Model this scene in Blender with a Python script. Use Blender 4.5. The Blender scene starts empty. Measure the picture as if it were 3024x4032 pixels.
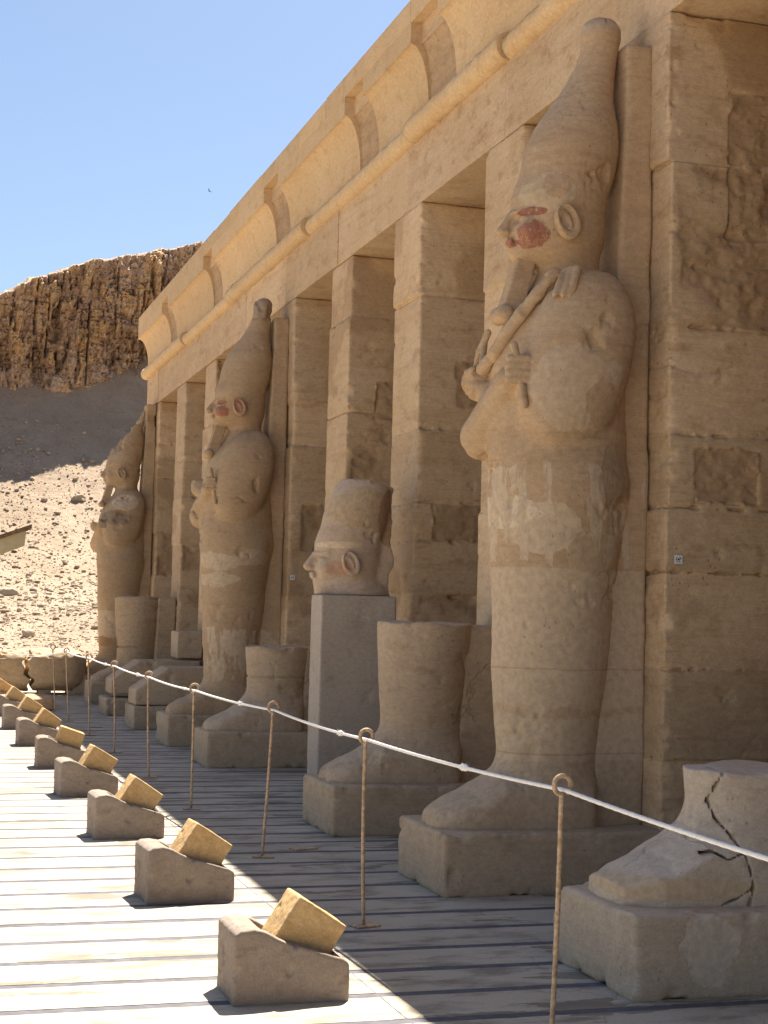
import bpy, bmesh, math, random
import numpy as np
from mathutils import Matrix, Vector

# ------------------------------------------------------------------ camera, sky, sun, exposure
scn = bpy.context.scene
COL = scn.collection
YAW, PITCH, ROLL = 0.29672507, 0.06324005, 0.02503292
EYE = Vector((0, 0, 1.6))
fwd = Vector((math.sin(YAW)*math.cos(PITCH), math.cos(YAW)*math.cos(PITCH), math.sin(PITCH)))
rgt = Vector((math.cos(YAW), -math.sin(YAW), 0))
upv = rgt.cross(fwd)
r2 = math.cos(ROLL)*rgt + math.sin(ROLL)*upv
u2 = math.cos(ROLL)*upv - math.sin(ROLL)*rgt
cam_data = bpy.data.cameras.new('camera')
cam = bpy.data.objects.new('camera', cam_data)
COL.objects.link(cam)
cam_data.sensor_fit = 'VERTICAL'
cam_data.sensor_height = 36.0
cam_data.lens = 36.0*6202.8/4032.0
cam_data.clip_start = 0.05
cam_data.clip_end = 3000
M = Matrix.Identity(4)
for i in range(3):
    M[i][0] = r2[i]; M[i][1] = u2[i]; M[i][2] = -fwd[i]; M[i][3] = EYE[i]
cam.matrix_world = M
scn.camera = cam

SUN = Vector((0.300, 0.45, 1.0)).normalized()
world = bpy.data.worlds.new('World')
scn.world = world
world.use_nodes = True
wn = world.node_tree.nodes
sky = wn.new('ShaderNodeTexSky')
sky.sky_type = 'NISHITA'
sky.sun_disc = False
sky.sun_elevation = math.asin(SUN.z)
sky.sun_rotation = math.atan2(SUN.x, SUN.y)
sky.altitude = 100
sky.air_density = 1.0
sky.dust_density = 1.4
sky.ozone_density = 3.0
world.node_tree.links.new(sky.outputs[0], wn['Background'].inputs['Color'])
wn['Background'].inputs['Strength'].default_value = 0.05
sun_data = bpy.data.lights.new('sun', 'SUN')
sun_data.energy = 5.0
sun_data.angle = math.radians(0.5)
sun_data.color = (1.0, 0.93, 0.83)
sun = bpy.data.objects.new('sun', sun_data)
COL.objects.link(sun)
sun.rotation_euler = SUN.to_track_quat('Z', 'Y').to_euler()
sun.location = (20, 30, 60)
vs = scn.view_settings
vs.view_transform = 'Standard'
vs.look = 'None'
vs.exposure = 1.6
vs.gamma = 1.0
vs.use_curve_mapping = False
scn.cycles.max_bounces = 10
scn.cycles.diffuse_bounces = 6

# ------------------------------------------------------------------ noise (numpy)
def _hash(ix, iy, iz, seed):
    h = (ix.astype(np.int64)*374761393 + iy.astype(np.int64)*668265263 + iz.astype(np.int64)*2147483647 + seed*974634777) & 0xFFFFFFFF
    h = ((h ^ (h >> 13))*1274126177) & 0xFFFFFFFF
    h = ((h ^ (h >> 16))*2246822519) & 0xFFFFFFFF
    h = h ^ (h >> 15)
    return (h & 0xFFFFFF).astype(np.float32)/np.float32(0xFFFFFF)

def vnoise(p, seed=0):
    """smooth value noise in -1..1 at points p (n,3)"""
    f = np.floor(p); i = f.astype(np.int64); t = (p-f).astype(np.float32)
    t = t*t*t*(t*(t*6-15)+10)
    out = 0
    for dx in (0, 1):
        wx = t[:, 0] if dx else 1-t[:, 0]
        for dy in (0, 1):
            wy = t[:, 1] if dy else 1-t[:, 1]
            for dz in (0, 1):
                wz = t[:, 2] if dz else 1-t[:, 2]
                out = out + wx*wy*wz*_hash(i[:, 0]+dx, i[:, 1]+dy, i[:, 2]+dz, seed)
    return out*2-1

def fbm(p, scale, octaves=3, seed=0, gain=0.5):
    a = 1.0; s = 0; n = 0
    q = np.asarray(p, np.float32)*np.asarray(scale, np.float32)
    for o in range(octaves):
        s = s + a*vnoise(q, seed+o*17); n += a
        a *= gain; q = q*2.03+11.7
    return s/n

def worley(p, seed=0):
    """distance to the nearest and second nearest cell point, id of the nearest, for p (n,3)"""
    f = np.floor(p).astype(np.int64)
    n = len(p)
    d1 = np.full(n, 9., np.float32); d2 = np.full(n, 9., np.float32); cid = np.zeros(n, np.float32)
    for dx in (-1, 0, 1):
        for dy in (-1, 0, 1):
            for dz in (-1, 0, 1):
                c = f+np.array([dx, dy, dz])
                r = np.stack([_hash(c[:, 0], c[:, 1], c[:, 2], seed+k) for k in (1, 2, 3)], 1)
                d = np.sqrt((((c+r)-p)**2).sum(1))
                h = _hash(c[:, 0], c[:, 1], c[:, 2], seed+9)
                near = d < d1
                d2 = np.where(near, d1, np.minimum(d2, d))
                cid = np.where(near, h, cid)
                d1 = np.where(near, d, d1)
    return d1, d2, cid

# ------------------------------------------------------------------ carved solids: a distance field turned into one mesh
def smin(a, b, k):
    h = np.clip(.5+.5*(b-a)/k, 0, 1)
    return b+(a-b)*h-k*h*(1-h)

def smax(a, b, k):
    return -smin(-a, -b, k)

class Solid:
    def __init__(s, lo, hi, h):
        s.h = h
        s.lo = np.array(lo, np.float32)
        s.n = np.ceil((np.array(hi)-np.array(lo))/h).astype(int)+1
        s.ax = [(s.lo[i]+h*np.arange(s.n[i])).astype(np.float32) for i in range(3)]
        s.F = np.full(tuple(s.n), 1.0, np.float32)

    def sub(s, lo, hi):
        sl = []
        for i in range(3):
            a = 0 if lo is None else max(0, int((lo[i]-s.lo[i])/s.h)-1)
            b = s.n[i] if hi is None else min(s.n[i], int((hi[i]-s.lo[i])/s.h)+3)
            sl.append(slice(a, max(a+1, b)))
        g = np.meshgrid(*[s.ax[i][sl[i]] for i in range(3)], indexing='ij', sparse=True)
        return tuple(sl), g

    def add(s, fn, k=0.0, lo=None, hi=None):
        sl, g = s.sub(lo, hi)
        v = fn(*g).astype(np.float32)
        s.F[sl] = np.minimum(s.F[sl], v) if k <= 0 else smin(s.F[sl], v, k)

    def cut(s, fn, k=0.0, lo=None, hi=None):
        sl, g = s.sub(lo, hi)
        v = -fn(*g).astype(np.float32)
        s.F[sl] = np.maximum(s.F[sl], v) if k <= 0 else smax(s.F[sl], v, k)

    def disturb(s, fn, band=0.06):
        """fn(points)-> amount added to the distance, near the surface only"""
        m = np.abs(s.F) < band
        idx = np.nonzero(m)
        p = np.stack([s.ax[i][idx[i]] for i in range(3)], 1)
        s.F[idx] += fn(p).astype(np.float32)

    def mesh(s):
        F = s.F
        F[0] = np.maximum(F[0], s.h); F[-1] = np.maximum(F[-1], s.h)
        F[:, 0] = np.maximum(F[:, 0], s.h); F[:, -1] = np.maximum(F[:, -1], s.h)
        F[:, :, 0] = np.maximum(F[:, :, 0], s.h); F[:, :, -1] = np.maximum(F[:, :, -1], s.h)
        ins = F < 0
        nx, ny, nz = F.shape
        cnt = np.zeros((nx-1, ny-1, nz-1), np.uint8)
        for a in (0, 1):
            for b in (0, 1):
                for c in (0, 1):
                    cnt += ins[a:nx-1+a, b:ny-1+b, c:nz-1+c]
        act = np.nonzero((cnt > 0) & (cnt < 8))
        n = len(act[0])
        acc = np.zeros((n, 3), np.float32); num = np.zeros(n, np.float32)
        corners = [(a, b, c) for a in (0, 1) for b in (0, 1) for c in (0, 1)]
        val = {c: F[act[0]+c[0], act[1]+c[1], act[2]+c[2]] for c in corners}
        for c in corners:
            for axis in range(3):
                if c[axis]:
                    continue
                e = list(c); e[axis] = 1; e = tuple(e)
                A, B = val[c], val[e]
                m = (A < 0) != (B < 0)
                t = A[m]/(A[m]-B[m])
                q = np.tile(np.array(c, np.float32), (int(m.sum()), 1)); q[:, axis] += t
                acc[m] += q; num[m] += 1
        V = (acc/num[:, None]+np.stack(act, 1))*s.h+s.lo
        ids = np.full(cnt.shape, -1, np.int32)
        ids[act] = np.arange(n)
        quads = []
        for axis in range(3):
            sa = [slice(None)]*3; sb = [slice(None)]*3
            sa[axis] = slice(0, -1); sb[axis] = slice(1, None)
            A, B = ins[tuple(sa)], ins[tuple(sb)]
            for flip in (0, 1):
                m = (A & ~B) if not flip else (~A & B)
                i = np.stack(np.nonzero(m), 1)
                o = [k for k in range(3) if k != axis]
                ok = (i[:, o[0]] > 0) & (i[:, o[1]] > 0)
                i = i[ok]
                def cell(du, dv):
                    j = i.copy(); j[:, o[0]] -= du; j[:, o[1]] -= dv
                    return ids[j[:, 0], j[:, 1], j[:, 2]]
                q = np.stack([cell(0, 0), cell(1, 0), cell(1, 1), cell(0, 1)], 1)
                rev = flip ^ (axis == 1)
                quads.append(q[:, ::-1] if rev else q)
        Q = np.concatenate(quads)
        Q = Q[(Q >= 0).all(1)]
        return V, Q

# distance functions; arguments are broadcast grids
def f_ball(c, r):
    c = np.array(c, float); r = np.array(r, float) if np.ndim(r) else np.array([r]*3, float)
    m = r.min()
    return lambda x, y, z: (np.sqrt(((x-c[0])/r[0])**2+((y-c[1])/r[1])**2+((z-c[2])/r[2])**2)-1)*m

def f_lobe(c, r, n=2.8):
    m = min(r)
    return lambda x, y, z: ((np.abs((x-c[0])/r[0])**n+np.abs((y-c[1])/r[1])**n+np.abs((z-c[2])/r[2])**n)**(1/n)-1)*m

def f_cone(a, b, ra, rb, sy=1.0):
    a = np.array(a, float); b = np.array(b, float); d = b-a; L = (d*d).sum()
    def fn(x, y, z):
        t = np.clip(((x-a[0])*d[0]+(y-a[1])*d[1]+(z-a[2])*d[2])/L, 0, 1)
        return np.sqrt((x-a[0]-t*d[0])**2+((y-a[1]-t*d[1])*sy)**2+(z-a[2]-t*d[2])**2)-(ra+(rb-ra)*t)
    return fn

def f_box(lo, hi, r=0.01):
    c = (np.array(lo, float)+np.array(hi, float))/2; e = (np.array(hi, float)-np.array(lo, float))/2-r
    def fn(x, y, z):
        qx, qy, qz = np.abs(x-c[0])-e[0], np.abs(y-c[1])-e[1], np.abs(z-c[2])-e[2]
        return np.sqrt(np.maximum(qx, 0)**2+np.maximum(qy, 0)**2+np.maximum(qz, 0)**2)+np.minimum(np.maximum(np.maximum(qx, qy), qz), 0)-r
    return fn

def box_lohi(lo, hi, pad):
    return [a-pad for a in lo], [b+pad for b in hi]

def cap_lohi(a, b, r, pad=.08):
    return [min(a[i], b[i])-r-pad for i in range(3)], [max(a[i], b[i])+r+pad for i in range(3)]

def smooth_interp(z, zs, vs):
    """monotone-ish cubic interpolation on a table"""
    zs = np.array(zs, float); v = np.array(vs, float)
    m = np.gradient(v, zs)
    zc = np.clip(z, zs[0], zs[-1])
    i = np.clip(np.searchsorted(zs, zc)-1, 0, len(zs)-2)
    hh = zs[i+1]-zs[i]; t = (zc-zs[i])/hh
    return (v[i]*(1+2*t)*(1-t)**2+m[i]*hh*t*(1-t)**2+v[i+1]*t*t*(3-2*t)+m[i+1]*hh*t*t*(t-1))

def f_loft(table, n=2.0, zlo=None, zhi=None):
    """table rows: z, centre along the first axis, radius there, radius along the second axis"""
    T = np.array(table, float)
    zlo = T[0, 0] if zlo is None else zlo; zhi = T[-1, 0] if zhi is None else zhi
    def fn(x, y, z):
        c = smooth_interp(z, T[:, 0], T[:, 1]); a = smooth_interp(z, T[:, 0], T[:, 2]); b = smooth_interp(z, T[:, 0], T[:, 3])
        q = (np.abs((x-c)/a)**n+np.abs(y/b)**n)**(1.0/n)-1
        f = q*np.minimum(a, b)
        return np.maximum(f, np.maximum(zlo-z, z-zhi))
    return fn

def ragged(d, y, z, scale, seed, octaves=4):
    D_, Y_, Z_ = np.broadcast_arrays(d, y, z)
    return fbm(np.stack([D_.ravel(), Y_.ravel(), Z_.ravel()], 1), scale, octaves, seed, .6).reshape(D_.shape)

# ------------------------------------------------------------------ objects
def new_mesh(name, V, Q, mats, smooth=True, midx=None):
    me = bpy.data.meshes.new(name)
    V = np.ascontiguousarray(V, np.float32); Q = np.ascontiguousarray(Q, np.int32)
    nf, k = Q.shape
    me.vertices.add(len(V)); me.vertices.foreach_set('co', V.ravel())
    me.loops.add(nf*k); me.loops.foreach_set('vertex_index', Q.ravel())
    me.polygons.add(nf)
    me.polygons.foreach_set('loop_start', np.arange(0, nf*k, k, dtype=np.int32))
    me.polygons.foreach_set('loop_total', np.full(nf, k, np.int32))
    me.polygons.foreach_set('use_smooth', np.full(nf, smooth, bool))
    for m in (mats if isinstance(mats, (list, tuple)) else [mats]):
        me.materials.append(m)
    if midx is not None:
        me.polygons.foreach_set('material_index', np.ascontiguousarray(midx, np.int32))
    me.update(calc_edges=True)
    me.validate()
    return me

def tag(o, label=None, cat=None, group=None, kind=None):
    if label: o['label'] = label
    if cat: o['category'] = cat
    if group: o['group'] = group
    if kind: o['kind'] = kind
    return o

def link(name, me, parent=None, loc=None):
    o = bpy.data.objects.new(name, me)
    COL.objects.link(o)
    if parent is not None:
        o.parent = parent
    if loc is not None:
        o.location = loc
    return o

def thing(name, loc, label, cat, group=None, rz=0.0):
    o = bpy.data.objects.new(name, None)
    COL.objects.link(o)
    o.empty_display_size = .2
    o.location = loc
    o.rotation_euler = (0, 0, rz)
    return tag(o, label, cat, group)

def copy_tree(o, parent=None):
    c = o.copy(); COL.objects.link(c)
    if parent is not None:
        c.parent = parent
    for ch in list(o.children):
        copy_tree(ch, c)
    return c

class MB:
    """collects boxes, tubes and sheets into one mesh"""
    def __init__(s): s.v = []; s.f = []; s.m = []
    def poly(s, verts, faces, mi=0):
        b = len(s.v); s.v += [tuple(v) for v in verts]
        for f in faces: s.f.append(tuple(b+i for i in f)); s.m.append(mi)
    def box(s, lo, hi, bev=0.0, mi=0, jit=None):
        x0, y0, z0 = lo; x1, y1, z1 = hi
        if bev <= 0:
            v = [(x, y, z) for z in (z0, z1) for y in (y0, y1) for x in (x0, x1)]
            s.poly(v, [(0, 2, 3, 1), (4, 5, 7, 6), (0, 1, 5, 4), (2, 6, 7, 3), (0, 4, 6, 2), (1, 3, 7, 5)], mi)
            return
        bm = bmesh.new()
        bmesh.ops.create_cube(bm, size=1)
        for v in bm.verts:
            v.co = ((x0+x1)/2+v.co.x*(x1-x0), (y0+y1)/2+v.co.y*(y1-y0), (z0+z1)/2+v.co.z*(z1-z0))
        bmesh.ops.bevel(bm, geom=list(bm.edges), offset=bev, segments=2, affect='EDGES', profile=.6)
        s.bm(bm, mi)
    def bm(s, bm, mi=0):
        bm.verts.index_update()
        s.poly([v.co[:] for v in bm.verts], [[v.index for v in f.verts] for f in bm.faces], mi)
        bm.free()
    def tube(s, pts, r, n=8, mi=0, caps=True, rfun=None):
        P = [Vector(p) for p in pts]
        rings = []
        up = Vector((0, 0, 1))
        prev = None
        for i, p in enumerate(P):
            t = (P[min(i+1, len(P)-1)]-P[max(i-1, 0)]).normalized()
            if prev is None:
                a = t.cross(up if abs(t.z) < .9 else Vector((1, 0, 0))).normalized()
            else:
                a = (prev-t*prev.dot(t)).normalized()
            prev = a
            b = t.cross(a)
            rr = r if rfun is None else r*rfun(i)
            rings.append([p+(a*math.cos(2*math.pi*k/n)+b*math.sin(2*math.pi*k/n))*rr for k in range(n)])
        v = [q for ring in rings for q in ring]
        f = []
        for i in range(len(P)-1):
            for k in range(n):
                f.append((i*n+k, i*n+(k+1) % n, (i+1)*n+(k+1) % n, (i+1)*n+k))
        if caps:
            f.append(tuple(reversed(range(n)))); f.append(tuple((len(P)-1)*n+k for k in range(n)))
        s.poly(v, f, mi)
    def mesh(s, name, mats, smooth=False):
        me = bpy.data.meshes.new(name)
        me.from_pydata(s.v, [], s.f)
        for m in (mats if isinstance(mats, (list, tuple)) else [mats]): me.materials.append(m)
        me.polygons.foreach_set('material_index', np.array(s.m, np.int32))
        me.polygons.foreach_set('use_smooth', np.full(len(s.f), smooth, bool))
        me.update()
        return me
    def build(s, name, mats, parent=None, smooth=False, loc=None):
        return link(name, s.mesh(name, mats, smooth), parent, loc)

# ------------------------------------------------------------------ materials
class N:
    """tiny node-graph writer"""
    def __init__(s, name):
        s.mat = bpy.data.materials.new(name); s.mat.use_nodes = True
        s.t = s.mat.node_tree
        s.bsdf = s.t.nodes['Principled BSDF']
        s.bsdf.inputs['Roughness'].default_value = .9
        s.bsdf.inputs['Specular IOR Level'].default_value = .15
        tc = s.t.nodes.new('ShaderNodeTexCoord')
        s.co = tc.outputs['Object']
    def put(s, sock, v):
        if isinstance(v, bpy.types.NodeSocket): s.t.links.new(v, sock)
        elif isinstance(v, (tuple, list)) and len(v) == 3 and sock.type == 'RGBA': sock.default_value = (*v, 1)
        else: sock.default_value = v
    def node(s, typ, ins=None, **kw):
        n = s.t.nodes.new(typ)
        for k, v in kw.items(): setattr(n, k, v)
        for k, v in (ins or {}).items(): s.put(n.inputs[k], v)
        return n
    def math(s, op, a, b=0.0, c=None, clamp=False):
        n = s.node('ShaderNodeMath', {0: a, 1: b}, operation=op, use_clamp=clamp)
        if c is not None: s.put(n.inputs[2], c)
        return n.outputs[0]
    def map(s, scale=(1, 1, 1), loc=(0, 0, 0), rot=(0, 0, 0), co=None):
        return s.node('ShaderNodeMapping', {'Vector': co or s.co, 'Scale': scale, 'Location': loc, 'Rotation': rot}).outputs[0]
    def noise(s, scale, detail=4, rough=.55, co=None, dist=0.0):
        return s.node('ShaderNodeTexNoise', {'Vector': co or s.co, 'Scale': scale, 'Detail': detail, 'Roughness': rough, 'Distortion': dist}).outputs[0]
    def vor(s, scale, feature='F1', co=None, rnd=1.0, out='Distance'):
        n = s.node('ShaderNodeTexVoronoi', {'Vector': co or s.co, 'Scale': scale, 'Randomness': rnd}, feature=feature)
        return n.outputs[out]
    def ramp(s, fac, a, b, lo=0.0, hi=1.0):
        return s.node('ShaderNodeMapRange', {0: fac, 1: a, 2: b, 3: lo, 4: hi}, clamp=True, interpolation_type='SMOOTHSTEP').outputs[0]
    def mix(s, fac, a, b, mode='MIX'):
        n = s.node('ShaderNodeMix', data_type='RGBA', blend_type=mode)
        s.put(n.inputs[0], fac); s.put(n.inputs[6], a); s.put(n.inputs[7], b)
        return n.outputs[2]
    def scale(s, col, f):
        n = s.node('ShaderNodeVectorMath', {0: col}, operation='SCALE')
        s.put(n.inputs['Scale'], f)
        return n.outputs[0]
    def vadd(s, a, b):
        return s.node('ShaderNodeVectorMath', {0: a, 1: b}, operation='ADD').outputs[0]
    def blob(s, centre, radii, wob, wscale=6.0, soft=.05):
        """1 inside a ragged-edged ellipsoid"""
        d = s.node('ShaderNodeVectorMath', {0: s.co, 1: centre}, operation='SUBTRACT').outputs[0]
        d = s.node('ShaderNodeVectorMath', {0: d, 1: tuple(1.0/r for r in radii)}, operation='MULTIPLY').outputs[0]
        L = s.node('ShaderNodeVectorMath', {0: d}, operation='LENGTH').outputs['Value']
        w = s.math('MULTIPLY_ADD', s.noise(wscale, 5, .65), wob, -.5*wob)
        L = s.math('ADD', L, w)
        return s.ramp(L, 1.0-soft, 1.0+soft, 1.0, 0.0)
    def zband(s, z0, z1, wob=.1, wscale=5.0, soft=.006):
        sep = s.node('ShaderNodeSeparateXYZ', {0: s.co}).outputs[2]
        w = s.math('MULTIPLY_ADD', s.noise(wscale, 5, .65), wob, -.5*wob)
        z = s.math('ADD', sep, w)
        return s.math('MULTIPLY', s.ramp(z, z0-soft, z0+soft), s.ramp(z, z1-soft, z1+soft, 1, 0))
    def bump(s, h, strength=.5, dist=.01, prev=None):
        n = s.node('ShaderNodeBump', {'Height': h, 'Strength': strength, 'Distance': dist})
        if prev is not None: s.put(n.inputs['Normal'], prev)
        return n.outputs[0]
    def done(s, col, normal=None):
        s.put(s.bsdf.inputs['Base Color'], col)
        if normal is not None: s.put(s.bsdf.inputs['Normal'], normal)
        return s.mat

def stone(name, base, alt, dark, strata=.35, grain=.10, pits=.5, bump=.5, patches=(), cracks=0.0, mscale=1.0, streak=0.0, rnd=False, tool=0.0, seed=0.0, lump=.45, mot=.75, old=None, island=0.0):
    """weathered stone: large mottling, bedding lines, grain, pits, optional cracks, streaks and named patches"""
    n = N(name)
    if rnd:
        r = n.node('ShaderNodeObjectInfo').outputs['Random']
        v = n.node('ShaderNodeCombineXYZ', {0: n.math('MULTIPLY', r, 17.0), 1: n.math('MULTIPLY', r, 31.0), 2: n.math('MULTIPLY', r, 53.0)}).outputs[0]
        co0 = n.vadd(n.co, v)
    else:
        co0 = n.vadd(n.co, (seed*3.1, seed*1.7, seed*2.3))
    big = n.noise(1.1*mscale, 5, .6, co=co0)
    mid = n.noise(4.5*mscale, 6, .65, co=n.map((1, 1, 1.9), co=co0))
    col = n.mix(n.ramp(big, .38, .64), base, alt)
    col = n.mix(n.math('MULTIPLY', n.ramp(mid, .50, .74), mot), col, dark)
    if strata:
        warp = n.map((1, 1, 1), co=co0)
        bed = n.noise(1.0, 6, .6, co=n.map((.9, .9, 9.0), co=warp), dist=.6)
        col = n.mix(n.math('MULTIPLY', n.ramp(bed, .46, .7), strata), col, dark)
        bed2 = n.noise(1.0, 3, .6, co=n.map((2.2, 2.2, 46.0), co=warp), dist=.5)
        col = n.mix(n.math('MULTIPLY', n.ramp(bed2, .56, .7), strata*.6), col, n.scale(dark, .75))
    if island:
        g = n.node('ShaderNodeNewGeometry').outputs['Random Per Island']
        col = n.scale(col, n.math('MULTIPLY_ADD', g, 2*island, 1-island))
    if old:
        f = n.node('ShaderNodeAttribute', attribute_name='old').outputs['Fac']
        oc = n.mix(n.ramp(n.noise(3.1, 5, .65, co=co0), .38, .66), old[0], old[1])
        col = n.mix(f, col, oc)
        tone = n.node('ShaderNodeAttribute', attribute_name='tone').outputs['Fac']
        col = n.scale(col, tone)
    if streak:
        st = n.noise(1.0, 5, .6, co=n.map((14, 14, .9), co=co0), dist=.3)
        col = n.mix(n.math('MULTIPLY', n.ramp(st, .52, .72), streak), col, n.scale(dark, .85))
    fine = n.noise(110, 3, .6, co=co0)
    med = n.noise(24, 5, .7, co=n.map((1, 1, 1.5), co=co0))
    col = n.scale(col, n.ramp(med, .3, .7, 1-1.0*grain, 1+.9*grain))
    col = n.scale(col, n.ramp(fine, .25, .75, 1-grain, 1+grain))
    hgt = n.math('ADD', n.math('MULTIPLY', mid, lump), n.math('ADD', n.math('MULTIPLY', fine, .12), n.math('MULTIPLY', med, .10)))
    if strata: hgt = n.math('SUBTRACT', hgt, n.math('MULTIPLY', n.math('ADD', bed, n.math('MULTIPLY', bed2, .5)), .45))
    nrm = None
    for (m, pc, lift) in [p(n) for p in patches]:
        pc2 = n.scale(pc, n.ramp(n.noise(23, 4, .7, co=co0), .3, .7, .86, 1.12))
        col = n.mix(m, col, pc2)
        hgt = n.math('ADD', hgt, n.math('MULTIPLY', m, lift))
    if pits:
        pv = n.vor(26, co=n.map((1, 1, .7), co=co0))
        pm = n.math('MULTIPLY', n.ramp(pv, .10, .2, 1, 0), n.ramp(n.noise(3.0, 3, .6, co=co0), .5, .66))
        col = n.mix(n.math('MULTIPLY', pm, pits), col, n.scale(dark, .45))
        hgt = n.math('SUBTRACT', hgt, n.math('MULTIPLY', pm, .8))
    if cracks:
        wv = n.node('ShaderNodeTexNoise', {'Vector': co0, 'Scale': 5.0, 'Detail': 5.0}).outputs[1]
        wv = n.vadd(co0, n.scale(wv, .5))
        e = n.vor(.8, 'DISTANCE_TO_EDGE', co=wv)
        cm = n.math('MULTIPLY', n.ramp(e, .004, .016, 1, 0), n.ramp(n.noise(1.3, 2, .5, co=co0), .6, .66))
        col = n.mix(n.math('MULTIPLY', cm, cracks), col, n.scale(dark, .35))
        hgt = n.math('SUBTRACT', hgt, n.math('MULTIPLY', cm, 1.2))
    if tool:
        tv = n.noise(1.0, 4, .6, co=n.map((38, 38, 9), co=co0), dist=.8)
        hgt = n.math('ADD', hgt, n.math('MULTIPLY', tv, tool))
    nrm = n.bump(hgt, bump, .02)
    return n.done(col, nrm)

SAND = (.585, .41, .24); SAND2 = (.635, .46, .285); SANDD = (.41, .25, .13)
m_temple = stone('sandstone_masonry', SAND, SAND2, SANDD, strata=.30, bump=.55, pits=.45)
m_masonry = stone('sandstone_pillar_courses', SAND, SAND2, SANDD, strata=.30, bump=.5, pits=.5, old=((.47, .315, .18), (.40, .26, .145)))
m_inner = stone('shade_toned_inner_stone', (.26, .185, .115), (.31, .225, .145), (.18, .12, .07), strata=.3, bump=.5)  # portico shade put into the colour: inner stone darkened to cut bounced light
m_entab = stone('sandstone_beam_blocks', SAND, SAND2, SANDD, strata=.30, bump=.55, pits=.45, island=.13)
m_rough = stone('sandstone_rough_blocks', (.44, .295, .17), (.50, .345, .205), (.29, .18, .10), strata=.4, bump=.9, pits=.6, mscale=1.6)
m_cornice = stone('sandstone_cornice', (.62, .43, .235), (.65, .465, .27), (.50, .325, .165), strata=.12, bump=.35, pits=.25, streak=.2, island=.07)
m_plain = stone('grey_render', (.45, .375, .295), (.50, .42, .335), (.38, .305, .23), strata=.1, bump=.35, pits=.3, grain=.1, streak=.15)
m_plinth = stone('plinth_limestone', (.50, .375, .245), (.55, .425, .29), (.38, .265, .16), strata=.2, bump=.4, pits=.5, cracks=.15, streak=.15)
m_plinth_pale = stone('plinth_pale_patch', (.53, .415, .29), (.57, .455, .325), (.42, .31, .205), strata=.12, bump=.4, pits=.5, streak=.15, patches=[lambda n: (n.blob((-1.0, -.43, .21), (.13, .14, .14), 2.0, 5), (.60, .49, .36), -.3)])
m_speck = stone('speckled_stone', (.46, .335, .21), (.51, .375, .24), (.33, .23, .14), strata=.1, bump=.7, pits=.7, grain=.14)
m_lampbase = stone('cast_block', (.265, .21, .165), (.31, .25, .20), (.20, .15, .115), strata=0.0, bump=.45, pits=.6, rnd=True, tool=.5, mscale=2.0)
m_lampbox = stone('ochre_block', (.53, .345, .155), (.57, .385, .19), (.43, .27, .11), strata=0.0, bump=.35, pits=.2, rnd=True, tool=.35, grain=.12, mscale=2.5)

def simple(name, col, rough=.8, var=.12, scale=30.0, metal=0.0, bump=0.0):
    n = N(name)
    n.bsdf.inputs['Roughness'].default_value = rough
    n.bsdf.inputs['Metallic'].default_value = metal
    f = n.noise(scale, 4, .6)
    return n.done(n.scale(n.mix(.0, col, col), n.ramp(f, .3, .7, 1-var, 1+var)), n.bump(f, bump, .01) if bump else None)

m_rust = simple('rusty_paint', (.46, .325, .205), .7, .35, 45)
m_rope = simple('white_rope', (.82, .79, .75), .95, .08, 90, bump=.3)
m_strip = simple('grey_joint_strip', (.12, .115, .127), .8, .2, 12)
m_white = simple('white_card', (.75, .75, .74), .7, .04)
m_black = simple('black_print', (.02, .02, .022), .7, .1)
m_slot = simple('dark_slot', (.03, .027, .024), .6, .2)
m_canopy = simple('beige_cloth', (.55, .46, .28), .9, .08, 8)
m_wood = simple('weathered_wood', (.20, .13, .075), .9, .3, 14, bump=.5)
m_bird = simple('dark_feathers', (.05, .045, .04), .9, .2)

# ------------------------------------------------------------------ the ground and the hill
XP = 4.362                      # front plane of the pillars
PIL = {-6: -5.91, -5: -3.51, -4: -1.11, -3: 1.29, -2: 3.69, -1: 6.09, 0: 8.494, 1: 10.90, 2: 13.33, 3: 15.65, 4: 18.08, 5: 20.55, 6: 23.10, 7: 25.70, 8: 28.40}

def paving_mat():
    n = N('pale_paving_stone')
    n.bsdf.inputs['Roughness'].default_value = .85
    big = n.noise(.9, 5, .6)
    mid = n.noise(1.0, 6, .65, co=n.map((2.2, 6.0, 1)))
    col = n.mix(n.ramp(big, .35, .65), (.415, .36, .275), (.49, .43, .335))
    col = n.mix(n.math('MULTIPLY', n.ramp(mid, .46, .66), .8), col, (.215, .18, .135))
    worn = n.math('MULTIPLY', n.ramp(n.noise(1.0, 7, .6, co=n.map((.9, 3.0, 1), loc=(3.1, .4, 0)), dist=.4), .585, .60), 1.0)
    col = n.mix(n.math('MULTIPLY', worn, .8), col, (.19, .16, .12))
    e = n.vor(1.1, 'DISTANCE_TO_EDGE', co=n.vadd(n.co, n.scale(n.node('ShaderNodeTexNoise', {'Vector': n.co, 'Scale': 3.0, 'Detail': 4.0}).outputs[1], .6)))
    cm = n.math('MULTIPLY', n.ramp(e, .002, .008, 1, 0), n.ramp(n.noise(.8, 2), .52, .6))
    col = n.mix(n.math('MULTIPLY', cm, .55), col, (.2, .16, .12))
    fine = n.noise(60, 3, .6)
    col = n.scale(col, n.ramp(fine, .25, .75, .92, 1.07))
    h = n.math('ADD', n.math('MULTIPLY', fine, .25), n.math('MULTIPLY', worn, -.5))
    h = n.math('ADD', h, n.math('MULTIPLY', mid, .5))
    return n.done(col, n.bump(h, .4, .012))

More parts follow.
